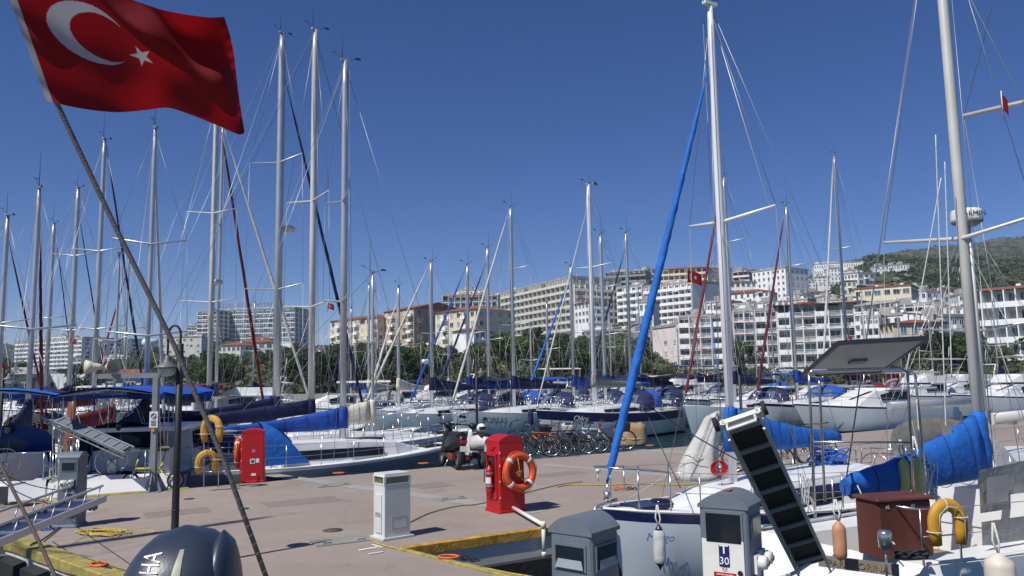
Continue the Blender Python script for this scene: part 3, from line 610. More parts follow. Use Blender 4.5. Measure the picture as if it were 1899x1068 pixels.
mat('car_white',(.7,.7,.7),.25); mat('car_silver',(.4,.42,.44),.25,.4); mat('car_blue',(.03,.07,.18),.25)
for px,Y,c_,l_ in((1410,151,'car_silver','silver car on the shore road below the pink apartments'),(1440,153,'car_white','white car on the shore road below the pink apartments'),(1330,153,'car_blue','dark blue car on the shore road behind the tall mast'),(1545,149,'car_white','white car on the shore road under the solar panel'),(1515,149,'car_silver','silver car parked left of the white car by the solar panel')): car(l_,px,Y,c_)
# ---------------------------------------------------------------- boats
mat('hull_slate2',(.21,.23,.24),.3,var=.08,scale=1)
def hull_funcs(L,B,fb,tr=.72,spring=.18,rake=.08):
    def hb(t):   # t 0 stern .. 1 bow
        return B/2*(tr+(1-tr)*sin(min(t/.42,1)*pi/2)) if t<.42 else B/2*max(0.0,cos((t-.42)/.58*pi/2))**.62
    def zs(t): return fb*(1+spring*((t-.25)/.75)**2*1.6) if t>.25 else fb*(1+spring*.25*((.25-t)/.25)**2)
    return hb,zs
def make_hull(L,B,fb,mats,tr=.72,n=18,rake=.09,stripe=.14,tband=.02,stern_rake=.05):
    # local: +x bow, z=0 waterline; returns MB with rows: sheer stripe, topsides, boot top, bottom
    hb,zs=hull_funcs(L,B,fb,tr); b=MB(); loops=[]
    for i in range(n+1):
        t=i/n; y=max(hb(t),.012); s=zs(t)
        def X(z): return -L/2+L*t + (z/ s)*L*rake*max(0,(t-.6)/.4)**2*0.6 + (L*stern_rake*(z/s-1) if i==0 else 0)-(0 if t<.6 else L*rake*.6*((t-.6)/.4)**2)
        half=[(y,s),(y*.995,s-stripe),(y*(.97 if t<.85 else .8),s*.45),(y*(.9 if t<.8 else .62),.12),(y*(.86 if t<.8 else .55),.02),(y*.55,-.25),(0,-.4)]
        loop=[Vector((X(z),yy,z)) for yy,z in half]+[Vector((X(z),-yy,z)) for yy,z in half[:-1][::-1]]
        loops.append(loop)
    rows=[1,0,0,2,3,3,3,3,2,0,0,1]
    nn=len(loops[0]); o=len(b.v)
    for L_ in loops: b.v+=L_
    for i in range(len(loops)-1):
        for j in range(nn-1):
            b.f.append([o+i*nn+j,o+i*nn+j+1,o+(i+1)*nn+j+1,o+(i+1)*nn+j]); b.m.append(rows[j]); b.s.append(True)
    b.f.append([o+j for j in range(nn)]); b.m.append(0); b.s.append(False)
    return b,hb,zs,loops
def sheer_pts(loops,side,inset=0.0,dz=0.0,i0=0,i1=None):
    out=[]
    for Lp in loops[i0:i1]:
        p=Lp[0] if side>0 else Lp[-1]; out.append(Vector((p.x,p.y-side*min(inset,abs(p.y)),p.z+dz)))
    return out
def cabin_loft(b,secs,mi=0,sm=False):
    # secs: (x, halfwidth base, halfwidth top, zbase, ztop)
    Ls=[[Vector((x,-w0,z0)),Vector((x+.0,-w1,z1*.98+z0*.02)),Vector((x,-w1*.5,z1+.03)),Vector((x,0,z1+.045)),Vector((x,w1*.5,z1+.03)),Vector((x,w1,z1*.98+z0*.02)),Vector((x,w0,z0))] for x,w0,w1,z0,z1 in secs]
    return b.loft(Ls,mi,True,True,sm)
def sail_boat(label,mpx,Y,hd,top,L=10.5,B=3.2,fb=1.15,hull='gelcoat',stripe='navy_paint',mastm='alu',mr=.09,boom='alu',boomlen=.38,cover=None,furl=None,bimini=None,hood=None,radar=False,lod=1,sp=(.42,.68),name=None,namecol='text_navy',group=None,gull=None,mastpos=.08,boomz=2.0,tapered=True,furlr=.075,antenna=True,heel=0,fenders=0,win='glass_dark',flagm=None,boomup=0,covert=.16,spw=1.0,fsx=1.0,zoff=0,ztop=None,cbx=.30,wend=.62,chgt=.42,wz=(.12,.33),shroud=True,tilt=0.,cat='sailing boat',boomalign=0,hs=None,side=None,stripew=.14,coverz=0,ftf=None,tr=.72,rl2=False):
    # hd: heading angle (deg) of the bow; mpx,Y: where the mast stands; top: pixel height of the masthead
    MX=(mpx-950)/F*Y; a=radians(hd); fw=Vector((cos(a),sin(a)))
    zt=ZT(mpx,top,Y)-WZ if ztop is None else ztop
    r=thing('sailing_boat',label,cat,(MX-fw.x*L*mastpos,Y-fw.y*L*mastpos,WZ+zoff),a,group)
    hbm,hb,zs,loops=make_hull(L,B,fb,None,stripe=stripew,tr=tr)
    H=hbm.build('hull',[hull,stripe,stripe,'antifoul'],r); 
    xm=L*mastpos
    def ti(x): return min(max((x+L/2)/L,0),1)
    # deck
    d=MB(); P1=sheer_pts(loops,1,.02,-.03); P2=sheer_pts(loops,-1,.02,-.03); Ls=[[p,Vector((p.x,p.y*.5,p.z+.04)),Vector((p.x,0,p.z+.06)),Vector((q.x,q.y*.5,q.z+.04)),q] for p,q in zip(P1,P2)]
    i_c=int(len(Ls)*.28); d.loft(Ls[i_c:],0,False,False,False)
    # cockpit: sunk floor with coamings
    zc=fb-.45; ys=B/2*.52
    for i in range(i_c):
        for s_,pt in((1,P1),(-1,P2)):
            p,q=pt[i],pt[i+1]; d.add([p,q,(q.x,s_*ys,q.z+.02),(p.x,s_*ys,p.z+.02)],[(0,1,2,3)],0); d.add([(p.x,s_*ys,p.z+.02),(q.x,s_*ys,q.z+.02),(q.x,s_*ys*.9,zc),(p.x,s_*ys*.9,zc)],[(0,1,2,3)],0)
    xa,xb=P1[0].x,P1[i_c].x; d.add([(xa,-ys*.9,zc),(xb,-ys*.9,zc),(xb,ys*.9,zc),(xa,ys*.9,zc)],[(0,1,2,3)],1)
    d.add([(xb,-ys,zc),(xb,ys,zc),(xb,ys,fb+.05),(xb,-ys,fb+.05)],[(0,1,2,3)],0)
    for s_ in(1,-1):   # toe rail
        d.tube(sheer_pts(loops,s_,.03,.02),.022,4,0)
    d.build('deck',['deck_white','teak'],r)
    # coachroof
    ca,cb=xb-.02,L*cbx; zb=fb-.02; c=MB(); hw=B/2*.62; hgt=chgt
    cabin_loft(c,[(ca,hw,hw*.86,zb,zb+hgt+.08),(ca+(cb-ca)*.45,hw*.98,hw*.82,zb,zb+hgt+.02),(ca+(cb-ca)*.8,hw*.72,hw*.56,zb,zb+hgt*.82),(cb,hw*.38,hw*.28,zb+.04,zb+.22)],0)
    c.box((cb+.5,0,zs(ti(cb+.5))+.04),(.55,.55,.09),1)
    c.build('coachroof',['gelcoat',win],r)
    for s_ in(1,-1):
        wn=MB(); x0,x1=ca+.25,ca+(cb-ca)*wend
        def yy(x):
            u=(x-ca)/(cb-ca); return hw*(.98 if u<.45 else .98-.26*(u-.45)/.35)
        Ls=[[Vector((x,s_*(yy(x)*.972+.012),zb+wz[0])),Vector((x,s_*(yy(x)*.905+.012),zb+wz[1]-.06*max(0,(x-x0)/(x1-x0)-.5)))] for x in[x0+(x1-x0)*k/6 for k in range(7)]]
        wn.loft(Ls,0,False,False,False); wn.build('window',win,r)
    # mast
    zd=fb+.42; m=MB(); hd_=Vector((tilt,0,0))
    m.tube([(xm,0,fb-.1),(xm-tilt*.5,0,(zd+zt)/2),(xm-tilt,0,zt-.8 if tapered else zt),(xm-tilt,0,zt)],mr,10,rs=[mr,mr,mr*.93,mr*.6 if tapered else mr*.9])
    for v in m.v: v.x=(v.x-xm)*1.12+xm
    m.box((xm-tilt,0,zt+.02),(.30,.09,.06),0)
    mo=m.build('mast',mastm,r)
    R=random.Random(int(mpx*7+Y)); 
    for f_ in sp:
        z=zd+(zt-zd)*f_; w_=B*.42*spw*(1.05-.25*f_); s=MB()
        s.tube([(xm-.25,-w_,z+.12),(xm-.05,0,z),(xm-.25,w_,z+.12)],.03,6,rs=[.022,.036,.022]); s.build('spreader',mastm,mo)
    if antenna:
        t=MB(); x=xm-tilt; t.cyl((x-.1,0,zt),(x-.1,0,zt+R.uniform(.7,1.3)),.011,.006,5); vv=R.uniform(-.15,.35); t.cyl((x+.05,.0,zt+.03),(x+.40+vv*.3,0,zt+.12+vv*.3),.007,n=4); t.box((x+.43+vv*.3,0,zt+.14+vv*.3),(.17,.02,.06)); t.cyl((x-.05,0,zt+.05),(x-.34,.05,zt+.2),.006,n=4)
        for k in range(3): t.ell((x-.34+cos(k*2.1)*.05,.05+sin(k*2.1)*.05,zt+.22),(.022,.022,.022),n=6)
        t.build('wind_vane','black',mo)
    # rigging
    g=MB(); wr=.008 if lod else .006; ft=zt*.90+zd*.1 if R.random()<.45 else zt-.15
    bx=L/2-.12
    if ftf: ft=zd+(zt-zd)*ftf
    bow=Vector((bx*fsx,0,zs(1)+.05)); 
    g.cyl((xm-tilt*.9,0,zt),(-L/2+.1,0,fb+.1),wr,n=4)
    if shroud:
        for q in(-1,1):
            pts=[(xm-tilt,0,zt-.1)]
            for f_ in sp[::-1]: z=zd+(zt-zd)*f_; pts.append((xm-.25,q*B*.42*spw*(1.05-.25*f_),z+.12))
            pts.append((xm-.3,q*B/2*.86,fb+.1))
            for a_,b_ in zip(pts,pts[1:]): g.cyl(a_,b_,wr,n=4)
            g.cyl((xm,0,zd+(zt-zd)*sp[0]),(xm-.7,q*B/2*.84,fb+.1),wr,n=4); g.cyl((xm,0,zd+(zt-zd)*sp[0]),(xm+.7,q*B/2*.8,fb+.1),wr,n=4)
            g.cyl((xm+.12,q*.07,zt-.3),(xm+.25+.15*q,q*.12,zd),.006,n=4)
    if not furl: g.cyl((xm,0,ft),bow,wr*1.3,n=4)
    g.build('rigging','wire',r)
    if furl:
        f=MB(); a_=Vector((xm+.1,0,ft)); b_=bow+Vector((0,0,.35)); N=90 if lod==0 else 36; pts=[]; rs=[]
        for k in range(N+1):
            t=k/N; p=a_.lerp(b_,t); pts.append(p); body=min(1,max(0,(t-.05)/.10)); tw=1+.03*sin(k*1.9)
            rs.append((.012+((furlr if lod==0 else furlr*.72)*(.45+.75*min(t,.72)-.9*max(0,t-.72))*1.18*tw-.012)*body) if t<.975 else .02)
        
        M_=14; dr=(b_-a_).normalized(); u_=dr.cross(Vector((0,1,0))).normalized(); w2=dr.cross(u_)
        f.loft([[p+(u_*cos(2*pi*j/M_)+w2*sin(2*pi*j/M_))*r_*(1+.13*abs(sin(pi*j/M_*1.0+k*.55))**3-.05*sin(2*pi*j/M_*3-k*.9)) for j in range(M_)] for k,(p,r_) in enumerate(zip(pts,rs))],0,True,True,True); fo=f.build('furled_sail',furl,r); f=MB(); f.cyl(b_,b_+Vector((0,0,-.30)),.012,n=6); f.cyl(b_+Vector((0,0,-.14)),b_+Vector((0,0,-.27)),.06,.06,12); f.build('furling_drum','steel',fo)
    # boom and sail cover
    bl=L*boomlen; zbm=zd+boomz-.9+boomup*0; bb=MB(); e=Vector((xm-.12-bl,boomalign,zbm+boomup)); st=Vector((xm-.14,0,zbm))
    bb.cyl(st,e,.075,.065,8,ell=1.25); bb.cyl(e,(xm-tilt,0,zt-.1),.007,n=4); bb.cyl(e+Vector((.6,0,0)),(-L*.32,0,fb+.1),.012,n=4); bo=bb.build('boom',boom,r)
    if cover:
        cv=MB(); N=18; Ls=[]
        for k in range(N+1):
            t=k/N; p=st.lerp(e,t); hgt_=covert*(3.3*(1-t)**1.4+.85+.05*sin(k*1.7+mpx))*(1 if t<.97 else .6); wd_=covert*(.46+.28*(1-t)+.02*sin(k*2.3)); sg=-.03*sin(pi*t)
            Ls.append([p+Vector((0,wd_*cos(a_),sg+coverz+.02+(hgt_ if sin(a_)>0 else .12)*sin(a_))) for a_ in[2*pi*j/10 for j in range(10)]])
        cv.loft(Ls,0,True,True,True)
        # collar round the mast
        cv.loft([[Vector((xm+cos(2*pi*j/10)*q*1.2,sin(2*pi*j/10)*q,z)) for j in range(10)] for z,q in((zbm-.08,mr+.05),(zbm+.25,mr+.055),(zbm+covert*3.7,mr+.03),(zbm+covert*4.3,mr+.010))],0,True,True,True)
        co=cv.build('sail_cover',cover,r)
        if lod<2:
            for k in range(5):
                t=.1+.18*k; p=st.lerp(e,t); hh=covert*(3.3*(1-t)**1.4+.85); ls=MB(); ls.tube([p+Vector((0,(covert*(.46+.28*(1-t))+.012)*cos(a_),coverz+.0+(hh if sin(a_)>0 else .16)*sin(a_))) for a_ in[2*pi*j/14 for j in range(15)]],.005,4); ls.build('lashing','navy_cloth',co)
    # spray hood and bimini
    if hood:
        q=MB(); x0=ca-.45; x1=ca+.75; w_=B*.36; Ls=[]
        for k in range(7):
            t=k/6; x=x0+(x1-x0)*t; hh=.85*(1-(t**2.2)*.95); Ls.append([Vector((x,-w_*cos(pi*j/10)*(1-.12*t),zb+.15+hh*sin(pi*j/10)**.55+.25*(1-t))) if 0<j<10 else Vector((x,(-w_ if j==0 else w_)*(1-.12*t),zb+.1)) for j in range(11)])
        q.loft(Ls,0,False,False,True); ho=q.build('spray_hood',hood,r)
        v=MB(); v.add([(x1-.2,-w_*.55,zb+.50),(x1-.2,w_*.55,zb+.50),(x1-.62,w_*.5,zb+.98),(x1-.62,-w_*.5,zb+.98)],[(0,1,2,3)],0)
        v.build('window','w_blue',ho)
    if bimini:
        q=MB(); xa_,xb_=-L/2+.35,ca-.5; w_=B*.40; zt_=fb+1.95; Ls=[]
        for k in range(8):
            t=k/7; Ls.append([Vector((xa_+(xb_-xa_)*t,-w_+2*w_*j/8,zt_+.16*sin(pi*j/8)-.05*abs(sin(t*pi*2))+.05*sin(pi*t))) for j in range(9)])
        q.loft(Ls,0,False,False,True)
        q.loft([[p-Vector((0,0,.03)) for p in l_] for l_ in Ls],0,False,False,True)
        for s_ in(0,8): q.loft([[l_[s_],l_[s_]-Vector((0,0,.16))] for l_ in Ls],0,False,False,True)
        bi=q.build('bimini',bimini,r,fix=False); fr=MB()
        for xx in(xa_+.1,(xa_+xb_)/2,xb_-.05):
            fr.tube([((xa_+xb_)/2*.6+xx*.4,-w_-.04,fb),(xx,-w_,zt_-.02),(xx,0,zt_+.12),(xx,w_,zt_-.02),((xa_+xb_)/2*.6+xx*.4,w_+.04,fb)],.014,5)
        fr.build('frame','steel',bi)
    # pulpits, stanchions, lifelines
    rl=MB(); zz=.62; rr=.0135
    i0,i1=1,len(loops)-3
    for s_ in(1,-1):
        top_=sheer_pts(loops,s_,.07,zz); mid=sheer_pts(loops,s_,.07,zz*.5); base=sheer_pts(loops,s_,.07,0)
        for i in range(1,i1,2 if L>9 else 2): rl.cyl(base[i],top_[i],.012,n=5)
        rl.tube(top_[1:i1+1],.006 if lod else .005,4); rl.tube(mid[1:i1+1],.005,4)
        rl.cyl(base[i1],top_[i1],rr,n=5)
        rl.tube([base[0],top_[0],top_[1]],rr,5); rl.cyl(base[1],top_[1],rr,n=5); rl.cyl(mid[0],mid[1],rr*.8,n=5)
    tb=sheer_pts(loops,1,.07,zz); tc_=sheer_pts(loops,-1,.07,zz); bb1=sheer_pts(loops,1,.07,0); bb2=sheer_pts(loops,-1,.07,0)
    rl.tube([tb[i1],tb[-2]+Vector((0,0,.02)),Vector((L/2+.12,0,zs(1)+zz+.04)),tc_[-2]+Vector((0,0,.02)),tc_[i1]],rr,5)
    rl.cyl(bb1[-2],tb[-2],rr,n=5); rl.cyl(bb2[-2],tc_[-2],rr,n=5)
    rl.tube([tb[0],tb[0].lerp(tc_[0],.3)],rr,5); rl.tube([tc_[0],tc_[0].lerp(tb[0],.3)],rr,5)
    rl.build('guard_rail','steel',r)
    if lod<2:
        wl=MB(); X=T((-L/2+1.35,0,fb+.35))@RY(pi/2); wl.torus(.36,.016,20,5,X=X)
        for k in range(5): wl.cyl((-L/2+1.35,0,fb+.35),(-L/2+1.35,sin(k*1.257)*.36,fb+.35+cos(k*1.257)*.36),.009,n=4)
        wl.box((-L/2+1.5,0,fb-.02),(.16,.2,.8)); wl.build('steering_wheel','steel',r)
    if lod==0:
        an=MB(); an.tube([(L/2-.3,0,zs(1)+.12),(L/2+.12,0,zs(1)+.05),(L/2+.22,0,zs(1)-.18),(L/2+.05,0,zs(1)-.34)],.03,6); an.box((L/2+.0,0,zs(1)-.30),(.3,.26,.04)); an.build('anchor','steel',r)
    if radar:
        q=MB(); z=zd+(zt-zd)*radar; q.cyl((xm+.1,0,z-.06),(xm+.42,0,z-.04),.03,n=6); q.lathe([(.02,-.02),(.22,0),(.26,.06),(.26,.15),(.22,.21),(.02,.23)],16,X=T((xm+.5,0,z))); q.build('radar','white_plastic',mo)
    for k in range(fenders):
        t=.3+.5*k/max(1,fenders-1); s_=side or 1; p=sheer_pts(loops,s_,-.12,-.05)[int(t*18)]; fn=MB(); fn.lathe([(.01,-.62),(.09,-.56),(.11,-.45),(.11,-.1),(.08,0),(.01,.03)],10,X=T(p-Vector((0,0,.15)))); fn.cyl(p-Vector((0,0,.15)),p+Vector((0,-s_*.1,.55)),.006,n=4); fn.build('fender','navy_cloth' if stripe!='gelcoat' else 'white_plastic',r)
    if name:
        s_=side or 1
        i=int(name[1]*18); p=loops[i][0 if s_>0 else -1]; p2=loops[i+1][0 if s_>0 else -1]; dn=(p2-p).normalized()*(-s_)
        o_=(p+p2)/2; o_=Vector((o_.x,o_.y+s_*.03,o_.z-name[3])); o_.y-=s_*.008; X=facing(o_,dn,(0,0,1)); text(name[0],name[2],namecol,'hull_name',r,X,shear=.25 if len(name)>4 else 0)
    return r,loops,hb,zs
def motor_boat(label,px,Y,hd,L=9,B=3.0,fb=1.3,hull='gelcoat',top='gelcoat',fly=False,bimini=None,group=None,stripe='navy_paint'):
    X0=(px-950)/F*Y; r=thing('motor_boat',label,'motor boat',(X0,Y,WZ),radians(hd),group)
    hbm,hb,zs,loops=make_hull(L,B,fb,None,tr=.9,rake=.16,stripe=.1); hbm.build('hull',[hull,stripe,stripe,'antifoul'],r)
    d=MB(); P1=sheer_pts(loops,1,.02,-.03); P2=sheer_pts(loops,-1,.02,-.03); d.loft([[p,Vector((p.x,0,p.z+.12)),q] for p,q in zip(P1,P2)],0,False,False,True); d.build('deck','deck_white',r)
    c=MB(); z=fb; w_=B*.40
    cabin_loft(c,[(-L*.18,w_,w_*.9,z-.05,z+1.0),(L*.05,w_,w_*.84,z-.05,z+.95),(L*.2,w_*.85,w_*.62,z,z+.45),(L*.34,w_*.5,w_*.3,z+.1,z+.25)],0); c.box((-L*.2,0,z+1.04),(L*.34,w_*2.05,.1),0); c.build('cabin',top,r)
    for s_ in(-1,1):
        g=MB(); g.loft([[Vector((x,s_*(w_*.985+.02),z+.42)),Vector((x,s_*(w_*.91+.03),z+.88-(x>L*.0)*.15))] for x in(-L*.16,-L*.05,L*.03)],0,False,False,False); g.build('window','glass_dark',r)
    g=MB(); g.add([(L*.06,-w_*.78,z+.93),(L*.06,w_*.78,z+.93),(L*.19,w_*.6,z+.50),(L*.19,-w_*.6,z+.50)],[(0,1,2,3)]); g.build('windscreen','glass_dark',r)
    if fly:
        f=MB(); cabin_loft(f,[(-L*.28,w_*.9,w_*.9,z+1.09,z+1.6),(L*.0,w_*.9,w_*.85,z+1.09,z+1.65),(L*.08,w_*.6,w_*.5,z+1.09,z+1.3)],0); f.tube([(-L*.3,-w_*.8,z+1.1),(-L*.34,-w_*.8,z+2.5),(-L*.34,w_*.8,z+2.5),(-L*.3,w_*.8,z+1.1)],.06,6); f.cyl((-L*.34,0,z+2.5),(-L*.36,0,z+4.),.02,n=5); f.build('flybridge',top,r)
    if bimini:
        f=MB(); zt=z+(2.9 if fly else 1.9); f.loft([[Vector((x,-w_+2*w_*j/6,zt+.15*sin(pi*j/6))) for j in range(7)] for x in(-L*.42,-L*.2,-L*.02)],0,False,False,True)
        for x in(-L*.4,-L*.05): f.tube([(x,-w_,z),(x,-w_,zt),(x,w_,zt),(x,w_,z)],.02,4)
        f.build('bimini',bimini,r,fix=False)
    rl=MB()
    for s_ in(1,-1):
        a_=sheer_pts(loops,s_,.08,.5)[8:]; b_=sheer_pts(loops,s_,.08,0)[8:]; rl.tube(a_,.014,4)
        for i in range(0,len(a_),2): rl.cyl(b_[i],a_[i],.012,n=4)
    rl.build('guard_rail','steel',r)
    return r
sb=sail_boat
# ---- left rows
R1=sb('white yacht with blue sail cover and grey hull alongside the quay',636,23.4,32,112,L=8.4,B=2.9,fb=1.02,hull='hull_slate2',stripe='gelcoat',stripew=.06,mastpos=.02,chgt=.58,wz=(.16,.42),wend=.7,mastm='alu',mr=.095,cover='blue_cloth',boomlen=.42,hood='sky_cloth',furl=None,name=('Rainbow M40',.22,.30,.33,1),namecol='text_navy',side=-1,lod=0,boomz=1.48,sp=(.36,.62),covert=.125,win='glass_dark')
sb('yacht with tall beige mast red lines and navy boom cover',577,27.0,48,55,L=12,B=3.4,mastm='alu_cream',mr=.10,cover='navy_cloth',boomlen=.50,bimini='blue_cloth',hood='navy_cloth',lod=1,sp=(.30,.56),boomz=1.5,covert=.13)
sb('yacht with the tallest left mast and navy furled headsail',513,29.5,63,62,L=13,B=3.6,mastm='alu',mr=.13,cover='navy_cloth',furl='navy_cloth',radar=.49,bimini='blue_cloth',hood='navy_cloth',sp=(.34,.66),boomz=1.6,boomlen=.40,covert=.12,furlr=.085)
sb('yacht with red furled headsail behind the waving flag',389,38,80,190,L=13.5,B=3.6,mastm='alu_cream',mr=.12,cover='navy_cloth',furl='red_cloth',radar=.42,hood='maroon_cloth',sp=(.36,.64),boomz=1.9,covert=.15,furlr=.10)
sb('yacht with white furled headsail beside the lamp post',273,24.0,107,238,L=11,B=2.8,hull='gelcoat',mastm='alu',mr=.075,cover='navy_cloth',furl='white_cloth',radar=.30,bimini='blue_cloth',hood='navy_cloth',sp=(.33,.62),lod=0,boomz=1.6,furlr=.05)
sb('yacht with navy furled headsail behind the horn loudspeakers',177,34,88,258,L=11.5,B=3.4,mr=.10,cover='maroon_cloth',furl='navy_cloth',radar=.28,bimini='navy_cloth',hood='red_cloth',sp=(.33,.6),boomz=1.9,furlr=.07)
sb('yacht with thin mast between two far left masts',131,40,92,348,L=11,B=3.3,mr=.12,cover='navy_cloth',furl='navy_cloth',radar=.26,sp=(.38,.7),lod=2,furlr=.05)
sb('small yacht with short mast at far left second row',88,48,96,414,L=11,B=3.3,mr=.12,cover='blue_cloth',furl='navy_cloth',sp=(.5,),lod=2,furlr=.05)
sb('white yacht with red furled stay near the left lamp',57,22.5,115,350,L=9,B=2.9,mr=.07,cover='navy_cloth',furl='maroon_cloth',hood='blue_cloth',bimini='sky_cloth',sp=(.45,),lod=0,boomz=1.6,furlr=.045)
sb('yacht cut by the left frame edge with maroon furled headsail',0,30,96,400,L=10,B=3.1,mr=.09,cover='red_cloth',furl='maroon_cloth',hood='navy_cloth',sp=(.5,),lod=1,furlr=.055)
sb('low white yacht with red sail cover behind the brown post',214,31,60,470,L=8.5,B=2.8,mr=.05,cover='red_cloth',hood='cream_cloth',bimini='blue_cloth',boomz=1.2,sp=(.5,),antenna=False,lod=1)
sb('yacht with slanting white headsail left of the tall masts',402,45,20,236,L=13,B=3.6,mr=.08,furl='white_cloth',cover='navy_cloth',sp=(.35,.65),furlr=.11,lod=2)
sb('grey hulled yacht moored outside the one with blue sail cover',690,27.5,28,505,L=9.5,B=3.0,hull='hull_slate',stripe='gelcoat',mr=.055,cover='cream_cloth',sp=(.55,),lod=1,boomz=1.3)
# ---- centre rows, bows towards the quay
CG='yachts moored bow on beyond the quay'
ctr=[(738,50,255,530,'cream_cloth','white_cloth',None,'yacht with pale sail bag left of the black scooter'),
(799,47,240,484,'navy_cloth','white_cloth','navy_cloth','yacht with white furled headsail behind the black scooter'),
(867,50,240,490,'blue_cloth','blue_cloth','navy_cloth','yacht with blue furled headsail at the far lamp post'),
(905,53,246,458,'navy_cloth','navy_cloth','blue_cloth','yacht with dark spiral headsail right of the far lamp post'),
(950,46,237,383,'navy_cloth','white_cloth','navy_cloth','white yacht with tall mast and long white furled headsail'),
(1060,52,246,492,'blue_cloth','sky_cloth','navy_cloth','yacht with bright blue furled headsail between thin masts'),
(1118,48,238,434,'blue_cloth',None,'blue_cloth','yacht with bare forestay and blue boom cover'),
(1166,50,243,430,'navy_cloth','navy_cloth','navy_cloth','yacht with dark furled headsail beside the big blue furled sail'),
(683,62,252,526,'cream_cloth',None,'grey_cloth','small masted yacht far behind the blue sail cover'),
(1014,66,240,560,None,None,'navy_cloth','small yacht with short mast behind the bright blue headsail')]
for k,(px,Y,hd,tp,cv,fu,hd_,lb) in enumerate(ctr):
    nm=None
    if px==950: nm=('BOREAS',.80,.42,.42)
    if px==799: nm=('SUNRISE',.80,.25,.42) if False else None
    if px==1166: nm=('PAPAGENO',.86,.30,.45)
    sb(lb,px,Y,hd if px in(683,738) else 221+k%3*1.5,tp,L=11.2 if Y<55 else 10.5,B=3.6,fb=1.25,hull='hull_teal',stripe='hull_teal',mr=.10,cover=cv,furl=fu,hood=hd_,bimini=hd_ if k%2 else None,radar=.3 if k in(1,) else False,sp=(.4,.68) if tp<470 else (.5,),lod=2,group=CG,name=nm,furlr=.09,side=1,namecol='text_dark')
sb('yacht with bright white mast and broad navy hull band',1098,43,222,342,L=10.5,B=3.5,fb=1.3,hull='gelcoat',stripe='navy_paint',mastm='alu_white',mr=.125,cover='grey_cloth',furl='white_cloth',hood='navy_cloth',sp=(.62,),lod=1,group=CG,name=('Chloe',.80,.36,.30,1),namecol='text_white',side=1,stripew=.45,furlr=.05)
# ---- right rows
rt=[(1355,46,245,326,'navy_cloth','red_cloth','navy_cloth','yacht with red furled headsail behind the near tall mast',(.4,.7)),
(1470,48,243,380,'blue_cloth','maroon_cloth','blue_cloth','yacht with dark red furled headsail left of the solar panel',(.36,.68)),
(1567,58,240,286,'red_cloth','white_cloth','red_cloth','yacht with tall mast rising behind the solar panel',(.32,.6)),
(1185,70,243,520,'navy_cloth',None,'navy_cloth','distant yacht with thin mast right of dark furled headsail',(.5,)),
(1398,80,240,560,None,None,'blue_cloth','distant yacht with short mast behind the blue awning',(.5,)),
(1630,75,240,575,'red_cloth',None,'red_cloth','distant yacht with red cover right of the solar panel',(.5,)),
(1843,62,238,560,'navy_cloth',None,'grey_cloth','distant yacht with short mast at the right edge',(.5,)),
(1290,62,245,600,'navy_cloth',None,'navy_cloth','yacht with low navy canopy left of the blue mast cover',(.5,))]
for k,(px,Y,hd,tp,cv,fu,ho,lb,sp_) in enumerate(rt):
    sb(lb,px,Y,221+k%4*2,tp,L=11.5,B=3.7,fb=1.3,hull='gelcoat' if k%2 else 'hull_teal',stripe='navy_paint' if k%2 else 'hull_teal',mr=.11 if tp<400 else .06,cover=cv,furl=fu,hood=ho,bimini=ho if k%3 else None,sp=sp_,lod=2,group='yachts moored beyond the right half of the quay',furlr=.10,side=1)
for k,(px,Y,tp,fu,lb) in enumerate(((983,74,604,None,'faint thin masted yacht between the white and bright blue headsails'),(1130,78,560,'navy_cloth','far yacht with slim mast right of the bare forestay'),(1430,72,520,None,'far yacht with slim mast between the two red furled headsails'),(1600,82,540,'white_cloth','far yacht with slim mast just right of the solar panel mast'),(1665,86,560,None,'far yacht with slim mast above the stern arch'),(650,76,570,'navy_cloth','far yacht with slim mast right of the blue sail cover mast'),(830,88,585,None,'far yacht with slim mast between the scooter masts'),(1320,92,575,'blue_cloth','far yacht with slim mast just left of the near white mast'),(470,70,560,None,'far yacht with slim mast between the left headsails'),(232,60,470,'red_cloth','far yacht with slim mast behind the steel gantry'),(1722,90,590,None,'far yacht with slim mast left of the near ketch mast'),(1255,88,600,None,'far yacht with slim mast right of the big blue furled sail'))):
    sb(lb,px,Y,240+k*3,tp,L=11,B=3.5,fb=1.3,mr=.075,cover=['navy_cloth','blue_cloth','cream_cloth','red_cloth'][k%4],furl=fu,hood=['navy_cloth','grey_cloth','blue_cloth'][k%3],bimini=['navy_cloth',None,'cream_cloth'][k%3],sp=(.5,),lod=2,group='yachts in the farthest rows',furlr=.09)
sb('yacht just outside the left edge whose mast shades the quay',0,8.0,232,0,L=12,B=3.4,mr=.10,ztop=17.5,cover='navy_cloth',mastpos=0,lod=1) if False else None
motor_boat('white motor boat with its stern to the quay behind the yellow folding bicycle',318,22.9,100,L=8,B=2.5,fb=1.15,bimini='blue_cloth')
MG='motor boats moored in the far rows'
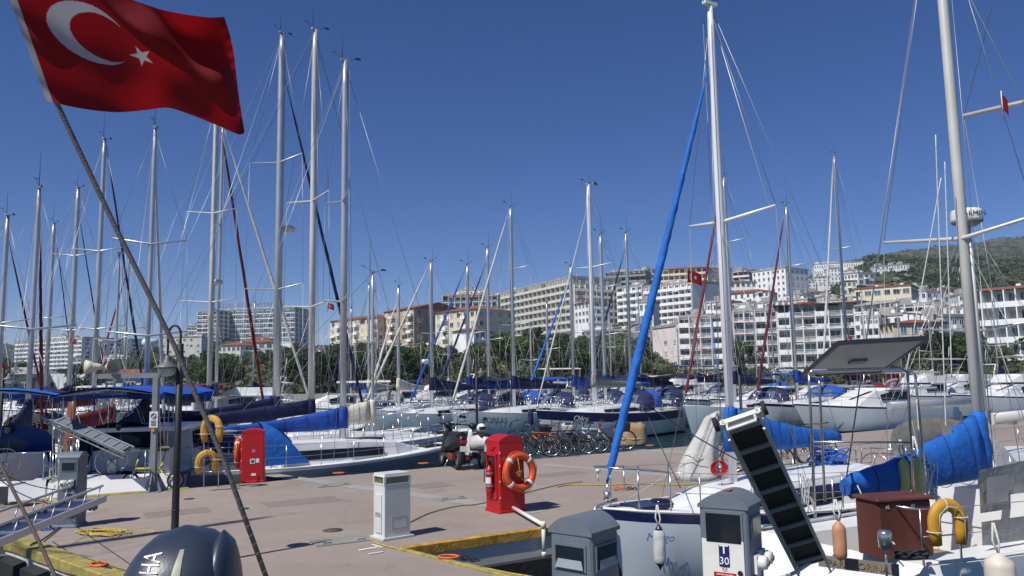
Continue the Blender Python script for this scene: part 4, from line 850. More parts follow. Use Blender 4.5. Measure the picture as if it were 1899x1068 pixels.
for (px,Y,hd,L_,fly,bm_,lb) in((800,78,200,12,True,None,'white flybridge motor yacht behind the black scooter'),(736,74,190,10,False,'navy_cloth','white motor boat with navy awning left of flybridge yacht'),(880,82,200,11,False,'navy_cloth','motor boat with navy canopy behind the far lamp post'),(990,84,205,12,True,'cream_cloth','cream topped motor yacht behind the white furled headsail'),(1150,80,200,11,False,'cream_cloth','motor boat with cream awning behind the bright mast'),(1240,84,200,12,True,'navy_cloth','motor yacht with navy awning left of red furled sail'),(1420,58,205,11,False,'blue_cloth','motor boat with blue awning behind the gangway'),(1510,57,205,11,False,'red_cloth','motor boat with red canopy under the solar panel'),(1600,45.5,205,11.5,False,'grey_cloth','sleek white motor boat with grey canopy below the solar panel'),(1690,64,205,12,True,'grey_cloth','motor yacht with grey canopy left of the blue sail cover'),(1760,70,205,13,True,None,'big white motor yacht with radar arch by the near mast'),(1860,58,205,13,True,'cream_cloth','large white motor yacht at the right edge'),(60,70,170,11,False,None,'white motor boat behind the far left masts'),(150,66,175,11,False,'cream_cloth','white motor boat with cream awning behind the horn loudspeakers'),(330,62,180,10,False,'red_cloth','motor boat with red canopy behind the lamp post'),(440,64,185,11,True,None,'white motor boat with radar mast left of the navy sail'),(620,60,190,10,False,'cream_cloth','cream covered motor boat behind the beige mast')):
    motor_boat(lb,px,Y,hd,L=L_,fly=fly,bimini=bm_,group=MG)
# ---------------------------------------------------------------- near boats
MR,mloops,_h,_z=sb('white yacht with navy sheer band and big blue furled headsail at the quay corner',1345,13.9,211,8,L=8.2,B=2.7,fb=.98,hull='hull_grey',stripe='navy_paint',mastm='alu_white',mr=.070,cover='sky_cloth',furl='sky_cloth',furlr=.062,mastpos=.15,boomlen=.34,boomz=1.55,sp=(.53,),lod=0,name=('Margo',.93,.17,.36,1),namecol='text_blue',side=1,win='navy_paint',ftf=.86,covert=.16,stripew=.15,tr=.8,cbx=.335,wend=.80,chgt=.50,wz=(.07,.40),rl2=True)
# dark panes in the navy coachroof band
for s_ in(1,-1):
    for x0,x1 in():
        q=MB(); q.loft([[Vector((x,s_*(2.7/2*.62*.945+.03-.05*max(0,x)*.6),1.10)),Vector((x+.1,s_*(2.7/2*.62*.90+.03-.05*max(0,x)*.6),1.28))] for x in(x0,(x0+x1)/2,x1)],0,False,False,False); q.build('window','glass_dark',MR)
q=MB(); q.lathe([(.01,.06),(.16,.05),(.2,0)],16,X=T((2.85,-.05,1.25))); q.build('deck_dome','glass_dark',MR)
q=MB(); q.cyl((4.15,0,1.70),(4.15,0,1.84),.012,n=6,mi=0); q.lathe([(.02,0),(.042,.01),(.046,.04),(.03,.06),(.01,.065)],12,X=T((4.15,0,1.83))); q.build('bow_light','white_plastic',MR)
PR,ploops,_h,_z=sb('near white ketch with solar panel arch and brown locker at the stern',1799,12.0,29,-230,L=11,B=3.3,fb=1.05,hull='gelcoat',stripe='gelcoat',mastm='alu_cream',mr=.080,cover='sky_cloth',furl=None,mastpos=-.19,boomlen=.27,boomz=1.22,sp=(.39,),spw=.9,lod=0,covert=.205,antenna=False,tr=.8,boomup=0,shroud=True)
# main mast of the ketch (outside the frame, its spreader shows)
q=MB(); q.tube([(1.9,0,1.1),(1.9,0,14.5)],.1,10); mm=q.build('mast','alu_cream',PR)
q=MB(); q.cyl((1.75,0,2.62),(-1.75,0,2.55),.07,n=10,ell=1.3); [q.box((-1.2+k*.7,0,2.50),(.08,.1,.1)) for k in range(4)]; q.build('boom','alu_cream',PR)
q=MB(); q.cyl((1.85,2.1,8.55),(1.85,-2.1,8.25),.05,.04,8); q.build('spreader','alu_cream',mm)
q=MB()
for a_ in((1.85,2.1,8.55),(1.85,-2.1,8.25)): q.cyl(a_,(1.9,0,14.4),.008,n=4); q.cyl(a_,(1.7,1.5 if a_[1]>0 else -1.5,1.15),.008,n=4)
q.build('rigging','wire',PR)
inv=PR.matrix_world.inverted() if False else (T(PR.location)@RZ(PR.rotation_euler.z)).inverted()
def LP(px,py,Y): return inv@P(px,py,Y)
# stern arch and solar panel
q=MB(); a1,a2=LP(1500,695,9.7),LP(1683,690,9.7); b1,b2=LP(1519,700,10.5),LP(1697,694,10.5)
def leg(top,bot,r_=.017):
    q.tube([bot,bot.lerp(top,.9),top],r_,8)
for t_,bt in((a1,LP(1512,960,9.9)),(a2,LP(1697,980,9.9)),(b1,LP(1530,930,10.6)),(b2,LP(1722,940,10.6))): leg(t_,bt)
q.tube([a1,a1.lerp(a2,.03)+Vector((0,0,.05)),a1.lerp(a2,.93)+Vector((0,0,.05)),a2],.018,8); q.tube([b1,b1.lerp(b2,.03)+Vector((0,0,.05)),b1.lerp(b2,.95)+Vector((0,0,.05)),b2],.018,8)
q.cyl(a1.lerp(LP(1512,960,9.9),.47),a2.lerp(LP(1697,980,9.9),.45),.014); q.cyl(a1,b1,.014); q.cyl(a2,b2,.014)
ar_=q.build('stern_arch','steel',PR)
p1,p2,p3,p4=[LP(*t_) for t_ in((1494,643,9.2),(1658,634,9.2),(1697,681,10.3),(1532,690,10.3))]
X=facing((p1+p2+p3+p4)/4,p2-p1,p4-p1); W_,H_=(p2-p1).length,(p4-p1).length
q=MB(); q.box((0,0,0),(W_,H_,.03),0); 
for s_ in(-1,1): q.box((0,s_*(H_/2-.012),-.0),(W_+.01,.03,.055),1); q.box((s_*(W_/2-.012),0,0),(.03,H_+.01,.05),1)
mat('panel_back',(.52,.53,.54),.6,var=.05); mat('panel_frame',(.03,.035,.05),.4,.3)
sp_=q.build('solar_panel',['panel_back','panel_frame'],PR,X=X)
q=MB(); q.box((-.02,.06,-.03),(.2,.12,.03),0); q.box((-.02,.06,.03),(.2,.12,.03),0); q.build('junction_box','ped_grey',sp_)
# locker, dodger, weather cloth
loc=thing('locker','brown wooden locker on the stern deck of the near ketch','locker',P(1662,1028,9.75),radians(14))
q=MB(); q.bbox((0,0,.34),(.74,.42,.66),.03); q.build('body','wood',loc); q=MB(); q.bbox((0,0,.685),(.80,.48,.035),.02); q.build('lid','wood',loc)
q=MB(); q.box((.1,-.215,.6),(.05,.012,.04)); q.box((-.25,-.215,.6),(.05,.012,.04)); q.build('latch','steel',loc)
q=MB(); e0,e1,e2,e3=[LP(*t_) for t_ in((1818,952,11.0),(1960,925,12.2),(1960,850,12.2),(1815,872,11.0))]
q.loft([[e0,e3],[e0.lerp(e1,.5)+Vector((0,-.08,0)),e3.lerp(e2,.5)+Vector((0,-.08,.05))],[e1,e2]],0,False,False,True) ; dg=q.build('dodger','grey_cloth',PR)
q=MB(); nrm=Vector((0,-.012,0))
for u0,u1 in((.04,.28),(.34,.62)): q.add([e0.lerp(e1,u0)+Vector((0,-.05,.12)),e0.lerp(e1,u1)+Vector((0,-.08,.12)),e3.lerp(e2,u1)+Vector((0,-.08,-.1)),e3.lerp(e2,u0)+Vector((0,-.05,-.1))],[(0,1,2,3)])
q.build('window','w_shut' if False else 'w_curtain',dg)
q=MB(); e0,e1,e2,e3=[LP(*t_) for t_ in((1822,1012,10.1),(1985,990,11),(1985,945,11),(1820,968,10.1))]; q.loft([[e0,e3],[e1,e2]],0,False,False,True); q.build('weather_cloth','grey_cloth',PR)
X=facing(LP(1590,1046,9.35)+Vector((0,-.0,0)),LP(1640,1050,9.3)-LP(1560,1040,9.55),(0,0,1))
q=MB(); q.box((0,-.02,-.03),(.86,.13,.04),0); nb=q.build('name_board',mat('worn_grey',(.20,.185,.16),.7,var=.25),PR,X=X); text('PARAGORINA',.105,'gold','lettering',nb,T((0,-.02,.0)))
# cradle wheel gear on the stern
def horseshoe(label,px,py,Y,w=.5,rz=0,tilt=0,inner=True):
    r=thing('horseshoe_buoy',label,'life buoy',P(px,py,Y),rz,'yellow horseshoe life buoys'); b=MB(); pts=[]; 
    for k in range(25):
        a=radians(-62+304*k/24); pts.append(Vector((cos(a)*w*.36,0,sin(a)*w*.40+ (0 if sin(a)>-.2 else 0))))
    pts=[Vector((-w*.31,0,-w*.50))]+[Vector((-w*.34,0,-w*.2))]+[Vector((cos(radians(180-180*k/12))*w*.34,0,sin(radians(180-180*k/12))*w*.38)) for k in range(13)]+[Vector((w*.34,0,-w*.2)),Vector((w*.31,0,-w*.50))]
    b.tube(pts,w*.155,12,rs=[w*.12]+[w*.15]*(len(pts)-2)+[w*.12]); 
    for v in b.v: v.y*=.75
    b.build('float','yellow_foam',r,X=RX(tilt)); s=MB()
    for k in(1,7,13): p=pts[k]; s.torus(w*.158,.008,14,4,X=RX(tilt)@T(p)@(RX(0) if k!=7 else RY(pi/2)))
    s.tube([RX(tilt)@p+Vector((0,-w*.15,0)) for p in pts[1::3]],.006,4); s.build('strap','rope_white',r); return r
horseshoe('large yellow horseshoe buoy on the rail of the near ketch',1757,968,9.1,.50,radians(10))
horseshoe('upper yellow horseshoe buoy on the stern rail left of the red cabinet',393,795,18.2,.60,radians(-15))
horseshoe('lower yellow horseshoe buoy with dark patches left of the red cabinet',384,856,18.0,.52,radians(25),radians(8))
q=MB(); 
for x_ in(378,405): q.cyl(P(x_,780,18.7),P(x_,905,18.7),.014,n=6)
for y_ in(805,842,875): q.cyl(P(360,y_,18.7),P(432,y_,18.7),.012,n=6)
tag(q.build('stern_rail','steel'),'bare steel stern rail carrying the two yellow horseshoe buoys','rail')
def fender(label,p,h,r,mt,tip=None,grp='fenders hanging from the boats'):
    t=thing('fender',label,'fender',p,0,grp); b=MB(); b.lathe([(r*.15,-h*.56),(r*.55,-h*.5),(r*.95,-h*.43),(r,-h*.3),(r,h*.3),(r*.9,h*.41),(r*.45,h*.5),(r*.2,h*.56)],16); b.build('body',mt,t)
    if tip:
        c=MB(); c.lathe([(.006,-h*.66),(r*.25,-h*.58),(r*.72,-h*.47),(r*.78,-h*.46)],14); c.lathe([(r*.72,h*.44),(r*.5,h*.51),(r*.25,h*.58),(.01,h*.6)],14); c.build('end_cap',tip,t)
    c=MB(); c.tube([(0,0,h*.55),(.03,.02,h*.75),(0,.04,h*1.15)],.012,5); c.tube([(0,0,h*.55),(-.04,.02,h*.8),(-.01,.04,h*1.15)],.012,5); c.build('rope','rope_white',t); return t
fender('long white fender with navy ends hanging on the yacht bow',P(1223,1013,11.6),.50,.088,'white_cloth','navy_paint')
fender('peach coloured fender standing beside the raised gangway',P(1557,1003,9.2),.40,.075,'peach' if 'peach' in MATS else mat('peach',(.50,.24,.13),.55,var=.15,scale=6))
fender('white fender with orange stained top at bottom right corner',P(1856,1078,8.6),.52,.15,mat('fender_stain',(.62,.56,.48),.5,var=.15,scale=4),None)
for i,(px,py,Y,l_) in enumerate(((868,775,43.5,'navy fender on the hull at the far lamp post'),(984,775,43,'navy fender on the hull beside the navy banded yacht'),(1196,779,45,'left navy fender on the yacht right of the blue furled sail'),(1240,779,46,'middle navy fender on the yacht right of the blue furled sail'),(1276,778,47,'right navy fender on the yacht right of the blue furled sail'))): fender(l_,P(px,py,Y),.75,.15,'navy_cloth')
# boarding gangways
mat('post_metal',(.28,.30,.32),.45,.5)
def gangway(label,A_,B_,wd,boards=9,rail='alu',board='black',wheels=True,wv=None,grp='boarding gangways'):
    A_,B_=Vector(A_),Vector(B_); L=(B_-A_).length; d=(B_-A_).normalized(); wv=Vector(wv or (1,0,0)); wv=(wv-d*wv.dot(d)).normalized(); n=d.cross(wv)
    X=Matrix((wv,d,-n)).transposed().to_4x4(); X.translation=A_; r=thing('gangway',label,'gangway',X=X,group=grp)
    b=MB()
    for s_ in(-1,1): b.box((s_*wd/2,L/2,0),(.03,L,.07)); b.box((s_*wd/2,L/2,.16),(.022,L*.94,.022))
    for s_ in(-1,1):
        for k in range(8): b.cyl((s_*wd/2,L*(k+.3)/8,.02),(s_*wd/2,L*(k+.6)/8,.16),.008,n=4)
    b.build('frame',rail,r)
    c=MB(); c.box((0,L*.48,.0),(wd-.035,L*.9,.018)); c.build('walkway',board,r)
    c=MB()
    for k in range(boards): c.box((0,L*(k+.6)/boards,-.022),(wd-.034,.055,.02)); c.box((0,L*(k+.6)/boards,.022),(wd-.034,.055,.02))
    c.build('cross_bar','panel_slat' if 'panel_slat' in MATS else mat('panel_slat',(.20,.22,.25),.5,.3),r)
    if wheels:
        c=MB(); c.box((0,L-.03,0),(wd+.06,.06,.05)); c.box((0,L-.16,0),(wd+.04,.03,.05)); c.tube([(-wd*.4,L+.02,.05),(-wd*.4,L+.1,.2),(wd*.4,L+.1,.2),(wd*.4,L+.02,.05)],.016,6); c.build('end_frame','white_plastic',r)
        for s_ in(-1,1): MB().cyl((s_*(wd/2+.05),L-.0,0),(s_*(wd/2+.09),L-.0,0),.07,n=18).build('wheel','rubber',r)
    return r
gangway('raised black gangway with wheels on the stern of the near ketch',P(1508,1052,9.3),P(1372,772,7.6),.34,boards=8)
gangway('grey gangway with roller reaching in over the left quay edge',P(-120,1040,6.6),P(166,925,9.4),.36,boards=5,board='navy_paint',wheels=False)
gangway('aluminium gangway lowered from the left white yacht stern',P(86,768,18.9),P(240,836,17.6),.24,boards=9,board='ped_grey',rail='post_metal',wheels=False)
0 and gangway('short aluminium gangway raised at the far left',P(62,842,17.2),P(8,772,18.6),.34,boards=6,board='alu',wheels=False)
q=thing('fender_roller','ribbed grey roller on the tip of the left gangway','roller',P(163,937,9.3),radians(20)); b=MB(); b.cyl((-.12,0,0),(.1,0,0),.055,n=14)
for k in range(5): b.torus(.058,.012,16,5,X=T((-.11+k*.045,0,0))@RY(pi/2))
b.build('drum','ped_grey',q)
# draped sail on the deck behind the mast
r=thing('draped_sail','grey white sail bundle hanging behind the near white mast','sail',P(1296,890,14.9),radians(-10)); b=MB(); Ls=[]
for k in range(13):
    t=k/12; z=t*1.22; Ls.append([Vector((cos(a)*(.40*(1-t*.75)**.9+.045*sin(a*7+t*3)*(1-t*.6))+.26*t-.05*sin(t*5), sin(a)*(.20*(1-t*.6)+.05+.03*sin(a*5)),z+(.0 if t<.95 else .05*cos(a)))) for a in[2*pi*j/28 for j in range(28)]])
b.loft(Ls,0,True,True,True); b.build('cloth','white_cloth',r); MB().tube([(.3,-.1,.3),(-.1,-.28,.5),(-.3,0,.45)],.008,5).build('rope','rope_white',r)
r=thing('rope_coil','coil of red rope hanging at the foot of the white mast','rope',P(1333,868,13.6),0); b=MB()
for k in range(7): b.torus(.10,.009,20,5,X=T((.012*(k-3),0,.0))@RY(radians(random.uniform(-18,18)))@RX(pi/2+random.uniform(-.2,.2)),sy=1.2)
b.build('strand','red_plastic',r)
# far radar on its own pole, right
R2=sb('yacht with radar pole behind the near ketch mast',1812,17.5,29,398,L=10.5,B=3.2,fb=1.1,mr=.045,cover=None,mastpos=-.1,boomlen=.3,sp=(.5,),lod=0,antenna=False,hood='white_cloth',win='glass_dark')
r=thing('radar_dome','round white radar dome on a pole behind the near mast','radar',P(1793,408,15.8),0); r.scale=(1.08,1.08,1.08); b=MB(); b.lathe([(.02,-.13),(.16,-.12),(.2,-.09),(.26,-.06),(.275,-.03)],28,1); b.lathe([(.275,-.03),(.28,0),(.27,.14),(.25,.19),(.2,.205),(.01,.21)],28,0); b.build('dome',['white_plastic','ped_grey'],r)
b=MB(); b.cyl((.02,0,-.12),(.24,.35,-3.6),.035,n=8); b.build('pole','alu_cream',r); text('GARMIN',.13,'text_dark','lettering',r,facing((-.06,-.282,.075),(1,0,0),(0,0,1)),sx=1.05)
# ---------------------------------------------------------------- own boat at the camera
ow=thing('motor_boat','white boat stern under the camera carrying flag staff and outboard','motor boat',(-1.55,-1.9,WZ),radians(270))
hbm,hb,zs,loops=make_hull(9.4,2.7,1.15,None,tr=.92,stripe=.1); hbm.build('hull',['gelcoat','navy_paint','navy_paint','antifoul'],ow)
d=MB(); d.loft([[p,q_] for p,q_ in zip(sheer_pts(loops,1,.02,-.03),sheer_pts(loops,-1,.02,-.03))],0,False,False,False); d.build('deck','teak',ow)
d=MB(); d.tube([(-3.6,1.2,1.1),(-3.7,1.2,1.85),(-4.6,1.15,1.85),(-4.6,-1.15,1.85),(-3.7,-1.2,1.85),(-3.6,-1.2,1.1)],.016,6)
for y_ in(-.4,.4): d.cyl((-4.6,y_,1.1),(-4.6,y_,1.85),.016,n=6)
d.box((-4.62,-.45,1.75),(.05,.36,.3)); d.build('guard_rail','steel',ow)
# outboard
ob=thing('outboard_motor','dark blue grey outboard motor cowl with white lettering in the lower left foreground','outboard motor',P(334,1090,3.0),radians(8))
mat('cowl',(.030,.040,.062),.38,var=.12,scale=3,bump=.05,bscale=90); mat('cowl_silver',(.33,.33,.27),.4,.3,var=.25,scale=14)
b=MB(); Ls=[]
for k in range(15):
    t=k/14; z=-.26+t*.485; f=(1-max(0,(t-.42)/.58)**2.3)**.52 if t<1 else .04
    Ls.append([Vector(((abs(cos(a))**.75*(1 if cos(a)>0 else -1))*.205*f*(1+.0*t)-.0+.015*t, (abs(sin(a))**.75*(1 if sin(a)>0 else -1))*.27*f,z)) for a in[2*pi*j/32 for j in range(32)]])
b.loft(Ls,0,True,True,True); cw=b.build('cowl','cowl',ob)
b=MB(); Ls=[]
for k in range(11):
    t=k/10; f=(1-t**2.6)**.5 if t<1 else .05; Ls.append([Vector((.155+cos(a)*.075*f,-.02+sin(a)*.21*f,-.26+t*.465)) for a in[2*pi*j/20 for j in range(20)]])
b.loft(Ls,0,True,True,True); b.build('rear_cover','cowl',ob)
b=MB(); b.ell((.215,-.16,.0),(.07,.1,.06)); b.build('side_bump','cowl',ob)
def cowl_y(x,z):
    t=(z+.26)/.485; f=(1-max(0,(t-.42)/.58)**2.3)**.52 if 0<=t<1 else .3; x=x-.015*t; k=min(abs(x)/(.205*f),.98); return -.27*f*(1-k**2.667)**.375
b=MB(); Ls=[]
for k in range(13):
    t=k/12; z=-.16+t*.33; xc=.035+.012*t; w_=.034*(1-t)+.007; Ls.append([Vector((xc+w_*u,cowl_y(xc+w_*u,z)-.003,z)) for u in(-1,-.5,0,.5,1)])
b.loft(Ls,0,False,False,True); b.build('silver_panel','cowl_silver',ob)
tx=text('YAMAHA',.092,'text_white','lettering',ob,Matrix.Identity(4),shear=.25,ext=0)
for v in tx.data.vertices:
    u_,v_=v.co.x*.50,v.co.y; x=-.045-v_+.0; z=.068+u_+v_*-.10; v.co=(x,cowl_y(x,z)-.004,z)
tx.matrix_local=Matrix.Identity(4)
b=MB(); b.box((0,.02,-.45),(.17,.3,.4)); b.cyl((0,.02,-.6),(0,.05,-1.2),.08,n=12); b.box((0,.05,-1.2),(.02,.3,.25)); b.box((0,.25,-.35),(.2,.1,.3)); b.build('leg','cowl',ob)
# flag staff
fs=thing('flag_staff','slanting grey flag staff crossing the left of the view','flagpole',P(492,1074,2.62),0); o0=P(492,1074,2.62)
b=MB(); pts=[P(x,y,Y)-o0 for x,y,Y in((500,1090,2.63),(415,855,2.62),(322,640,2.60),(215,425,2.57),(125,235,2.52),(90,160,2.49),(45,40,2.44),(-20,-130,2.36))]
b.tube([p+Vector((0,.004,0)) for p in pts],.0083,10); mat('staff',(.11,.105,.10),.5,var=.2,scale=20)
b.build('pole','staff',fs); b=MB()
N=1000; q2=[]
for k in range(N):
    t=k/N*(len(pts)-1); i=int(t); p=pts[i].lerp(pts[i+1],t-i); a=k*.62; q2.append(p+Vector((cos(a)*.0084,.004+sin(a)*.0084,0)))
b.tube(q2[:830],.0011,4); b.build('cord',mat('cord',(.22,.22,.21),.8),fs)
b=MB(); b.torus(.013,.004,14,6,X=T(P(103,180,2.495)-o0)); b.build('ring','white_plastic',fs)
# flag
fl_b=[(86,187),(150,201),(215,208),(270,204),(310,200),(350,212),(400,232),(440,249),(453,245)]
fl_t=[(-10,-78),(70,-66),(150,-42),(205,-14),(252,2),(300,18),(345,27),(385,32),(411,31)]
def crv(P_,t):
    t*=len(P_)-1; i=min(int(t),len(P_)-2); f=t-i; g=lambda k:Vector(P_[min(max(k,0),len(P_)-1)]); a,b_,c_,d_=g(i-1),g(i),g(i+1),g(i+2)
    return .5*((2*b_)+(c_-a)*f+(2*a-5*b_+4*c_-d_)*f*f+(3*b_-a-3*c_+d_)*f**3)
def star(x,y,cx,cy,r,rot=pi):
    dx,dy=x-cx,y-cy; a=(atan2(dy,dx)-rot)%(2*pi/5); a=abs(a-pi/5) if False else min(a,2*pi/5-a); d=sqrt(dx*dx+dy*dy)
    ri=r*.382; # edge between tip (angle 0,r) and notch (angle 36deg, ri)
    x1,y1,x2,y2=r,0,ri*cos(pi/5),ri*sin(pi/5); px_,py_=d*cos(a),d*sin(a)
    return (x2-x1)*(py_-y1)-(y2-y1)*(px_-x1)>0
NU,NV=330,210; fb_=MB(); fo=P(103,180,2.49)
for i in range(NU+1):
    u=i/NU; pb,pt=crv(fl_b,u),crv(fl_t,u)
    for j in range(NV+1):
        v=j/NV; bulge=sin(v*pi)*(14*u if u>.8 else 0)*0
        p=pb.lerp(pt,v)+Vector((10*sin(v*pi*1.0)*u**3+5*sin(v*5+u*3)*u*u,0))
        yy=2.48-.26*v+.10*u + .050*sin(u*6.5+v*4.4-1.2)*min(1,.35+u*3) + .022*sin(u*15-v*6+1)*u+.016*sin(v*11+u*7)
        if u>.93: yy+=.006*sin(v*60)*(u-.93)/.07
        fb_.v.append(P(p.x,p.y,yy)-fo)
for i in range(NU):
    for j in range(NV):
        x=(i+.5)/NU*1.5; y=(j+.5)/NV; a=i*(NV+1)+j
        c1=(x-.375)**2+(y-.58)**2<.0506; c2=(x-.435)**2+(y-.57)**2<.0335; mi=0
        if c1 and not c2: mi=1
        if star(x,y,.66,.47,.098): mi=1
        if x<.048: mi=1
        fb_.f.append([a,a+1,a+NV+2,a+NV+1]); fb_.m.append(mi); fb_.s.append(True)
mat('flag_red',(.25,.003,.008),.8,var=.08,scale=3,trans=.45,bump=.15,bscale=300); mat('flag_white',(.40,.41,.47),.8,var=.05,trans=.4)
r=thing('flag','large red flag with white crescent and star waving at top left','flag',fo); fb_.build('cloth',['flag_red','flag_white'],r,fix=False)
def small_flag(label,px,py,Y,w,h,emb=True,mt='flag_red',ang=0):
    r=thing('flag',label,'flag',P(px,py,Y),ang,'small flags among the masts'); b=MB(); n=16
    for i in range(n+1):
        for j in range(9):
            u,v=i/n,j/8; b.v.append(Vector((u*w,sin(u*6)*.06*w,-v*h-u*u*h*.35+sin(u*5)*.03*h)))
    for i in range(n):
        for j in range(8):
            x,y=(i+.5)/n*1.5,1-(j+.5)/8; c=(x-.5)**2+(y-.5)**2<.07 and not (x-.58)**2+(y-.5)**2<.04 or (x-.85)**2+(y-.5)**2<.01
            a=i*9+j; b.f.append([a,a+1,a+10,a+9]); b.m.append(1 if (c and emb) else 0); b.s.append(True)
    b.build('cloth',[mt,'flag_white'],r,fix=False); MB().cyl((0,0,-h*1.6),(0,0,h*.25),.012,n=4).build('halyard','rope_white',r)
small_flag('red flag with crescent flying over the striped hotel',1274,502,46,.85,.70)
small_flag('small red flag below the spreader of the beige mast',607,562,27,.24,.20)
small_flag('small red flag on a mast at far left',130,627,38,.36,.26)
small_flag('tiny red flag beside the second left radar mast',182,629,36,.22,.2)
small_flag('small red flag left edge above the far left lamp',-2,672,34,.35,.2)
small_flag('narrow red and white pennant hanging from the top right spreader',1857,176,13.6,.10,.30,False)
small_flag('small red flag just above the solar panel',1571,622,40,.24,.2)
small_flag('dark flag on top of the bright white mast',1100,337,43,.22,.18,False,'navy_cloth')
# ---------------------------------------------------------------- quay furniture
def cabinet(label,px,py,h,rz,num,sticker=True):
    r=thing('safety_cabinet',label,'cabinet',G(px,py),rz,'red safety cabinets on the quay'); a,b_=.56,.50; H=h*.9; b=MB()
    b.bbox((0,0,.03),(a*1.06,b_*1.06,.06),.03); 
    # body as a shell with a recess on the left face
    b.bbox((.0,0,H/2+.02),(a,b_,H),.035,taper=.95); body=b.build('body','red_plastic',r)
    c=MB(); Ls=[]
    for k in range(9):
        x=(-a/2+a*k/8)*.963; z=H+.0+(.06 if num else .10)*(1-((k-4)/4)**2); Ls.append([Vector((x,-b_/2*.955-.004,H-.03)),Vector((x,-b_/2*.955-.004,z)),Vector((x,b_/2*.955+.004,z)),Vector((x,b_/2*.955+.004,H-.03))])
    c.loft(Ls,0,True,True,False); lid=c.build('lid','red_plastic',r)
    # raised frame ribs around the recess on the left side
    e=MB(); x=-a/2*.985-.006
    for y_ in(-.17,.17): e.box((x,y_,H*.50),(.035,.03,H*.62))
    for z in(H*.20,H*.80): e.box((x,0,z),(.035,.37,.03))
    e.box((x,0,H*.90),(.03,.16,.05)); e.build('recess_frame','red_plastic',r)
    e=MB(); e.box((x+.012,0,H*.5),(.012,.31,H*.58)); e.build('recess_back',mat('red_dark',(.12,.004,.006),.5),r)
    f=MB(); 
    for z in(.22,.44,.66,.84): f.box((-a/2*.93,-b_/2*.985-.003,H*z),(.014,.012,.035))
    f.build('hinge','white_plastic',r)
    if sticker:
        f=MB(); f.box((.0,-b_/2*.97-.008,H*.42),(.11,.006,.12)); f.box((.115,-b_/2*.97-.008,H*.43),(.08,.006,.10)); f.box((.03,-b_/2*.985-.008,H*.16),(.11,.006,.06)); f.build('sticker','white_plastic',r)
        f=MB(); f.box((.0,-b_/2*.97-.013,H*.42),(.07,.006,.07)); f.build('symbol','text_blue',r)
        text(num,.085,'text_white','number',r,facing((.03,-b_/2*.965-.008,H*.62),(1,0,0),(0,0,1))); text('SOS BOX',.05,'text_white','lettering',r,facing((.03,-b_/2*.965-.008,H*.69),(1,0,0),(0,0,1))) if False else None
    return r,a,b_,H
def extinguisher(label,loc,rz):
    r=thing('fire_extinguisher',label,'extinguisher',loc,rz,'fire extinguishers on the cabinets'); b=MB(); b.lathe([(.055,0),(.068,.02),(.07,.05),(.07,.40),(.055,.45),(.025,.48),(.02,.52)],18); b.build('cylinder','red_plastic',r)
    b=MB(); b.box((0,0,.54),(.05,.05,.06)); b.box((-.03,-.03,.575),(.13,.02,.02)); b.tube([(0,-.03,.53),(-.06,-.07,.45),(-.05,-.085,.2)],.01,6); b.build('valve','black',r)
    b=MB(); 
    for z in(.10,.32): b.cyl((0,0,z),(0,0,z+.055),.074,n=18)
    b.build('strap','ped_grey',r); b=MB(); b.loft([[Vector((cos(a)*.0715,sin(a)*.0715,z)) for a in[radians(-170+20*k) for k in range(9)]] for z in(.18,.29)],0,False,False,True); b.build('label','white_plastic',r)
def life_ring(label,loc,rz,R=.285,tilt=0):
    X=T(loc)@RZ(rz)@RX(pi/2+tilt); r=thing('life_ring',label,'life ring',X=X,group='life rings on the cabinets'); MB().torus(R,.068,48,14).build('ring','orange_plastic',r)
    for k in range(4):
        a=radians(45+90*k); b=MB(); b.torus(R,.0705,3,14,a0=a-.09,a1=a+.09); b.build('tape','white_plastic',r)
    b=MB(); pts=[Vector((cos(t)*(R+.075+.02*sin(t*4)),sin(t)*(R+.075+.02*sin(t*4)),.01)) for t in[2*pi*k/48 for k in range(49)]]; b.tube(pts,.006,5); 
    for k in range(5): b.torus(.035+.006*k,.006,14,4,X=T((-.05,-.04+.01*k,.07))@RX(.3*k))
    b.tube([(-.07,.25,.07),(-.06,.1,.09),(-.05,-.02,.08),(0,-.14,.08),(.12,-.12,.07)],.007,5); b.build('line','rope_yellow',r)
th=radians(32)
r,a_,b_,H=cabinet('large red safety cabinet with life ring at the quay edge',938,947,1.42,th,'',False); o=r.location; Rz=RZ(th)
extinguisher('extinguisher in the left face of the large red cabinet',o+Rz@Vector((-a_/2-.055,0,.34)),th+radians(-90))
life_ring('orange life ring with yellow line on the large red cabinet',o+Rz@Vector((.10,-b_/2-.09,.72)),th,tilt=radians(-4))
r,a_,b_,H=cabinet('red safety cabinet numbered 21 at the edge near the blue sail cover',469,893,1.36,radians(14),'21'); o=r.location; Rz=RZ(radians(14))
extinguisher('extinguisher on the side of the cabinet numbered 21',o+Rz@Vector((-a_/2-.055,-.05,.36)),radians(-80))
life_ring('life ring behind the left side of the cabinet numbered 21',o+Rz@Vector((-a_/2-.09,.12,.72)),radians(-76))
